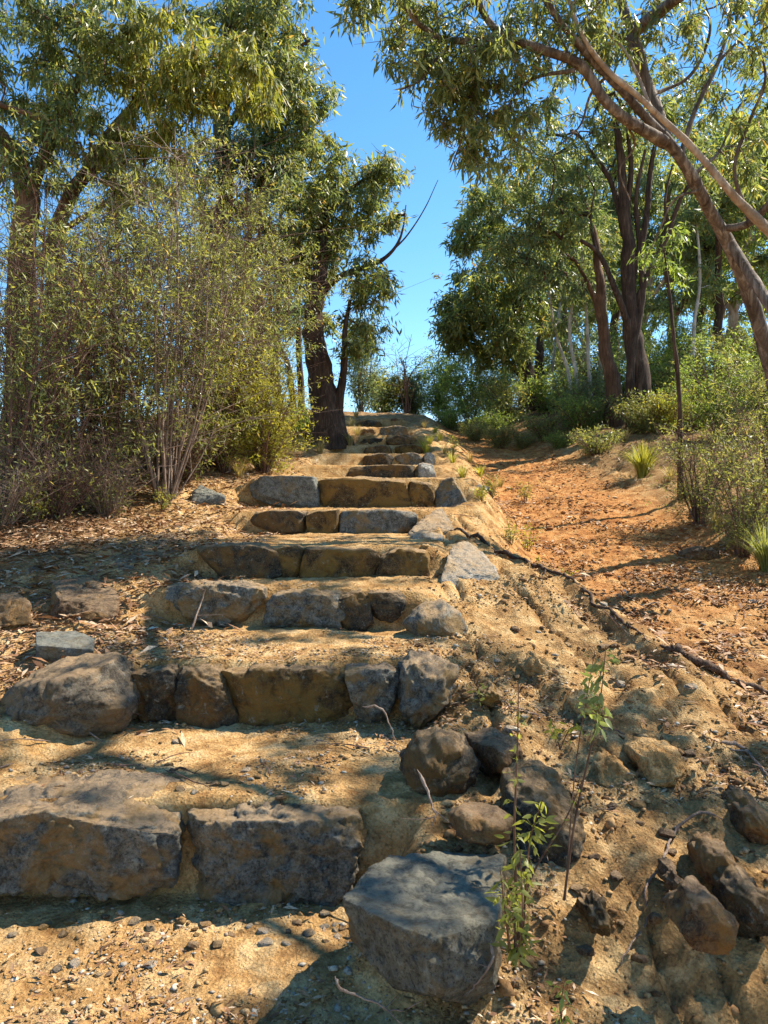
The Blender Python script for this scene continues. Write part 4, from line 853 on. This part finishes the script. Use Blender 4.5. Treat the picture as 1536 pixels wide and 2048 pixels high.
tuft('grass_tuft', 'big arching grass tussock at the right edge above the track', gw(1535, 0, 6.9, .02), .55, .3, 380, 'olive', .010, arch=1.1)
tuft('grass_tuft', 'thin grass tuft beside the ninth step at the track edge', gw(852, 0, 12.2, .02), .40, .2, 90, 'yellow', .012)
for k, (px, d) in enumerate([(905, 10.5), (940, 12), (880, 13.6), (985, 9.6), (925, 9.0), (1000, 11), (870, 15), (890, 11.6), (860, 13), (848, 16), (960, 10.2)]):
    tuft('grass_tuft', 'small tuft of thin grass on the strip between steps and track', gw(px, 0, d, .02), .22, .15, 70, 'drygrass' if k % 2 else 'yellow', .008, 'small grass tufts between steps and track')
for k, (px, d) in enumerate([(1430, 8.2), (1250, 13), (1340, 10.4), (1180, 13.6), (600, 12.2), (560, 10.8), (700, 12.4), (640, 11.6), (480, 8.7), (1500, 7.6), (715, 14.4), (705, 15.8), (690, 13.6), (712, 17.4)]):
    tuft('grass_tuft', ['dry grass tuft on the bank at right', 'dry grass tuft near the foot of the left gums'][4 <= k <= 8 or k > 9], gw(px, 0, d, .02), .28, .2, 120, 'drygrass', .006, ['dry tufts on the right bank', 'dry tufts left of the steps'][4 <= k <= 8 or k > 9])
# sprigs between steps and track
for k, (px, d, H) in enumerate([(985, 8.6, .34), (1058, 7.6, .35), (1022, 7.2, .30), (1120, 6.2, .28), (1075, 6.8, .2), (960, 7.8, .22), (905, 11.4, .35), (1048, 10.0, .4), (325, 7.3, .3), (75, 6.3, .35)]):
    shrub('weed', ['leafy weed left of the others at the mound crest', 'tall weed standing before the orange track', 'weed on the crest above the long shadow', 'weed at the front of the crest near the litter', 'short weed between two taller ones', 'short weed beside the sixth step', 'weed near the eighth step', 'weed by the far track edge', 'green weed at the foot of the tallest left shrub', 'lime leafed weed at the left edge'][k],
          gw(px, 0, d, .02), H, .09, 7, 260, 'yellow', 'twig', .032, .34, 0, .15, (0, 0), .004, None, 'weed', tw=5, sig=.03)
# bare twiggy sapling against the sky
shrub('dead_sapling', 'bare twiggy sapling against the sky at the end of the gap', gw(815, 0, 21, .03), 2.3, .55, 7, 0, 'gum', 'twig', tw=8, r0=.03, low=.3, cat='sapling')

# ------------------------------------------------------------------ young gum saplings in the foreground
def sapling(name, label, stems, leaves_, bark='bark_red', leaf='green', L0=.045):
    base = np.array(stems[0][0][0]); root = empty(name, base); tag(root, label, 'sapling'); 
    for pts, r0, r1 in stems:
        (V_, F_), p, r = limb(pts, r0, r1, 8, 7, .2, 3); link('stem', mesh_np('wood', V_, F_, True), M[bark], parent=root)
    for i, (si, t0, t1, n, LL) in enumerate(leaves_):
        p = spline(stems[si][0], 10)
        for q in range(n):
            t = rng.uniform(t0, t1) * (len(p) - 1); c = p[int(t)]; D = rng.normal(size=3) * [.8, .8, .5] + [0, 0, -.55]; D /= np.linalg.norm(D)
            L = LL * rng.uniform(.6, 1.2); S = np.cross(D, rng.normal(size=3)); S /= np.linalg.norm(S); N = np.cross(D, S)
            st = c + D * L * .3 * np.array([1, 1, .2]) + rng.normal(size=3) * .008
            ts = [0, .15, .4, .7, 1]; ws = [.0, .75, 1, .62, 0]; Vv = [st]
            for t_, w_ in zip(ts[1:-1], ws[1:-1]):
                m = st + D * L * t_ - N * L * .16 * t_ * t_; Vv += [m + S * L * .17 * w_ + N * L * .03, m, m - S * L * .17 * w_ + N * L * .03]
            Vv.append(st + D * L - N * L * .16); Vv.append(c)
            f3 = np.array([[0, 1, 2], [0, 2, 3], [7, 10, 8], [8, 10, 9], [0, 11, 2]]); f4 = np.array([[1, 4, 5, 2], [2, 5, 6, 3], [4, 7, 8, 5], [5, 8, 9, 6]])
            o = link('leaf', mesh_np('leaf', np.array(Vv), [f3, f4], True), M[leaf], parent=root)
    return root
sapling('gum_sapling', 'leafy young sapling with reddish stems growing beside the flat-topped rock', [
    (P((1030, 1925, 1.98), (1032, 1800, 2.0), (1028, 1650, 2.02), (1034, 1500, 2.05), (1037, 1370, 2.1)), .0055, .0015),
    (P((1042, 1925, 1.99), (1050, 1800, 1.98), (1060, 1680, 1.96), (1085, 1600, 1.95)), .004, .0012),
    (P((1022, 1920, 1.97), (1010, 1820, 1.95), (1000, 1740, 1.93)), .004, .0012),
    (P((1036, 1880, 1.99), (1060, 1760, 2.05), (1130, 1640, 2.1), (1165, 1560, 2.12)), .004, .0012),
    (P((1028, 1930, 1.97), (1045, 1850, 1.95), (1040, 1700, 1.93)), .0045, .001)],
    [(0, .15, .5, 36, .036), (0, .5, 1.0, 26, .026), (1, .2, 1.0, 50, .038), (2, .1, 1.0, 40, .036), (3, .2, .9, 18, .026), (4, .1, 1, 46, .036)], leaf='gumlime')
sapling('gum_sapling', 'tall thin sapling with drooping leaves at its top, on the mound', [
    (P((1128, 1800, 2.35), (1150, 1640, 2.38), (1180, 1500, 2.40), (1200, 1400, 2.42), (1212, 1290, 2.45)), .0045, .0014),
    (P((1130, 1800, 2.36), (1148, 1560, 2.5), (1165, 1440, 2.52), (1190, 1300, 2.55)), .003, .001)],
    [(0, .6, 1.0, 52, .045), (1, .72, 1.0, 30, .042)], leaf='gum')
sapling('weed', 'lime sprig growing from the bare mound left of the tall thin sapling', [
    (P((1120, 1500, 2.9), (1110, 1460, 2.9), (1095, 1430, 2.9)), .003, .001), (P((1120, 1500, 2.9), (1135, 1465, 2.9), (1150, 1450, 2.88)), .003, .001)],
    [(0, .3, 1, 16, .035), (1, .3, 1, 14, .035)], leaf='yellow')
sapling('weed', 'small lime seedling right of the speckled grey boulder', [
    (P((960, 1420, 3.3), (958, 1390, 3.3), (955, 1365, 3.3)), .003, .001)], [(0, .2, 1, 14, .035)], leaf='yellow')
sapling('weed', 'pale green seedling at the bottom edge under the eroded bank', [
    (P((1125, 2070, 1.85), (1122, 2010, 1.85), (1128, 1970, 1.86)), .003, .001)], [(0, .1, 1, 18, .03)], leaf='green')

# ------------------------------------------------------------------ roots, sticks and fallen bits
def stick(name, label, pts, r0, r1, mat='deadtwig', cat='root'):
    pts = [np.asarray(q, float) + (rng.normal(size=3) * min(r0, .006) * 1.6 if 0 < i < len(pts) - 1 else 0) for i, q in enumerate(pts)]
    p0 = spline(pts, 5); p0 = p0 + rng.normal(size=p0.shape) * min(r0, .006) * .45; t_ = np.linspace(0, 1, len(p0))
    V_, F_ = tube(p0, (r0 + (r1 * .4 - r0) * t_) * rng.uniform(.75, 1.2, len(p0)) * np.minimum(1, (1 - t_) * 9 + .02) * np.minimum(1, t_ * 9 + .15), 6)
    parts = [(V_, F_)]
    for q in range(2 if r0 < .02 else 0):
        i = rng.integers(len(p0) // 3, len(p0) - 1); e = p0[i] + rng.normal(size=3) * [1, 1, .35] * r0 * 9; parts.append(tube(spline([p0[i], (p0[i] + e) / 2 + rng.normal(size=3) * r0, e], 2), np.linspace(r0 * .4, r0 * .12, 5), 4))
    V_, F_ = merge(parts); return tag(link(name, mesh_np('wood', V_, F_, True), M[mat]), label, cat)
def on_ground(pxs, lift=.006, d0=None):
    out = []
    for px, py in pxs:
        p = scatter_px(px, py); out.append(p + [0, 0, lift])
    return out
stick('root', 'bent grey root arching over the eroded bank at lower right', on_ground([(1450, 1650), (1400, 1655), (1350, 1680), (1318, 1730), (1308, 1790), (1290, 1860), (1250, 1920), (1238, 1960)], .012), .007, .004)
def ground_run(pts, lift, step=.05):
    p = spline([(a, b, 0) for a, b in pts], 12); p = p[:, :2]; z = height(p[:, 0], p[:, 1])[0]; z = np.convolve(np.pad(z, 2, 'edge'), np.ones(5) / 5, 'valid')
    return [np.array([a, b, c + lift]) for (a, b), c in zip(p[::2], z[::2])]
stick('root', 'long dark strip added for the shade line along the crest of the mound, running down from the steps', ground_run([(.55, 6.7), (.85, 6.45), (1.05, 6.0), (1.20, 5.6), (1.38, 5.15), (1.50, 4.8), (1.60, 4.42)], .006), .019, .022, 'bark_dark')  # dark tube added to draw the shade line that follows the crest
stick('root', 'thin pale root curving out below the flat-topped rock', P((668, 1950, 1.96), (690, 1985, 1.93), (740, 2000, 1.92), (800, 2004, 1.92), (860, 1992, 1.93)), .005, .003)
stick('root', 'thin forked root hanging at the right foot of the flat-topped rock', P((985, 1880, 1.97), (975, 1930, 1.95), (950, 1970, 1.94), (928, 1995, 1.94)), .005, .003)
stick('stick', 'pale curly stick against the second step', P((722, 1412, 3.45), (760, 1425, 3.40), (785, 1450, 3.36), (796, 1475, 3.34), (790, 1500, 3.3)), .006, .003, cat='stick')
stick('stick', 'long dark strip standing in for a shadow line across the track at right', ground_run([(1.62, 4.38), (1.85, 4.30), (2.15, 4.30), (2.5, 4.22)], .02), .034, .024, 'bark_dark', 'stick')  # dark tube laid in place of the shadow line crossing the track
stick('stick', 'grey stick on the mound at the right edge', on_ground([(1440, 1500), (1480, 1515), (1520, 1545), (1560, 1590)], .012), .012, .008, 'deadtwig', 'stick')
stick('stick', 'thin dark stick on the tread above the lowest step', on_ground([(340, 1545), (370, 1555), (400, 1565)], .008), .006, .003, 'bark_dark', 'stick')
stick('stick', 'pale stick leaning on the left block of the third step', P((382, 1262, 4.5), (395, 1210, 4.6), (412, 1172, 4.64)), .008, .004, cat='stick')
stick('stick', 'curved grey stick beside the dark rounded boulder', P((835, 1540, 2.78), (850, 1590, 2.72), (865, 1630, 2.66), (862, 1660, 2.6)), .007, .004, 'deadtwig', 'stick')
for k in range(46):
    x0, y0, x1, y1 = [(0, 1040, 330, 1300), (1150, 1040, 1536, 1260), (900, 950, 1500, 1060), (0, 1480, 760, 1600), (1000, 1300, 1500, 1700)][k % 5]
    p = scatter_px(rng.uniform(x0, x1), rng.uniform(y0, y1)); 
    if p is None: continue
    a = rng.uniform(0, 6.28); L = rng.uniform(.08, .35); e = p + [math.cos(a) * L, math.sin(a) * L, 0]; e[2] = gz(e[0], e[1]); m = (p + e) / 2; m[2] = gz(m[0], m[1])
    o = stick('twig', 'thin fallen twig ' + ['in the leaf litter left of the steps', 'among the litter on the sunlit track', 'at the far edge of the track', 'on the tread above the lowest step', 'on the bare mound'][k % 5], [p + [0, 0, .01], m + [0, 0, .012], e + [0, 0, .008]], .004, .002, ['deadtwig', 'twig'][k % 2], 'twig')
    o['group'] = 'fallen twigs ' + ['in the left litter', 'on the near track', 'on the far track', 'on the tread', 'on the mound'][k % 5]
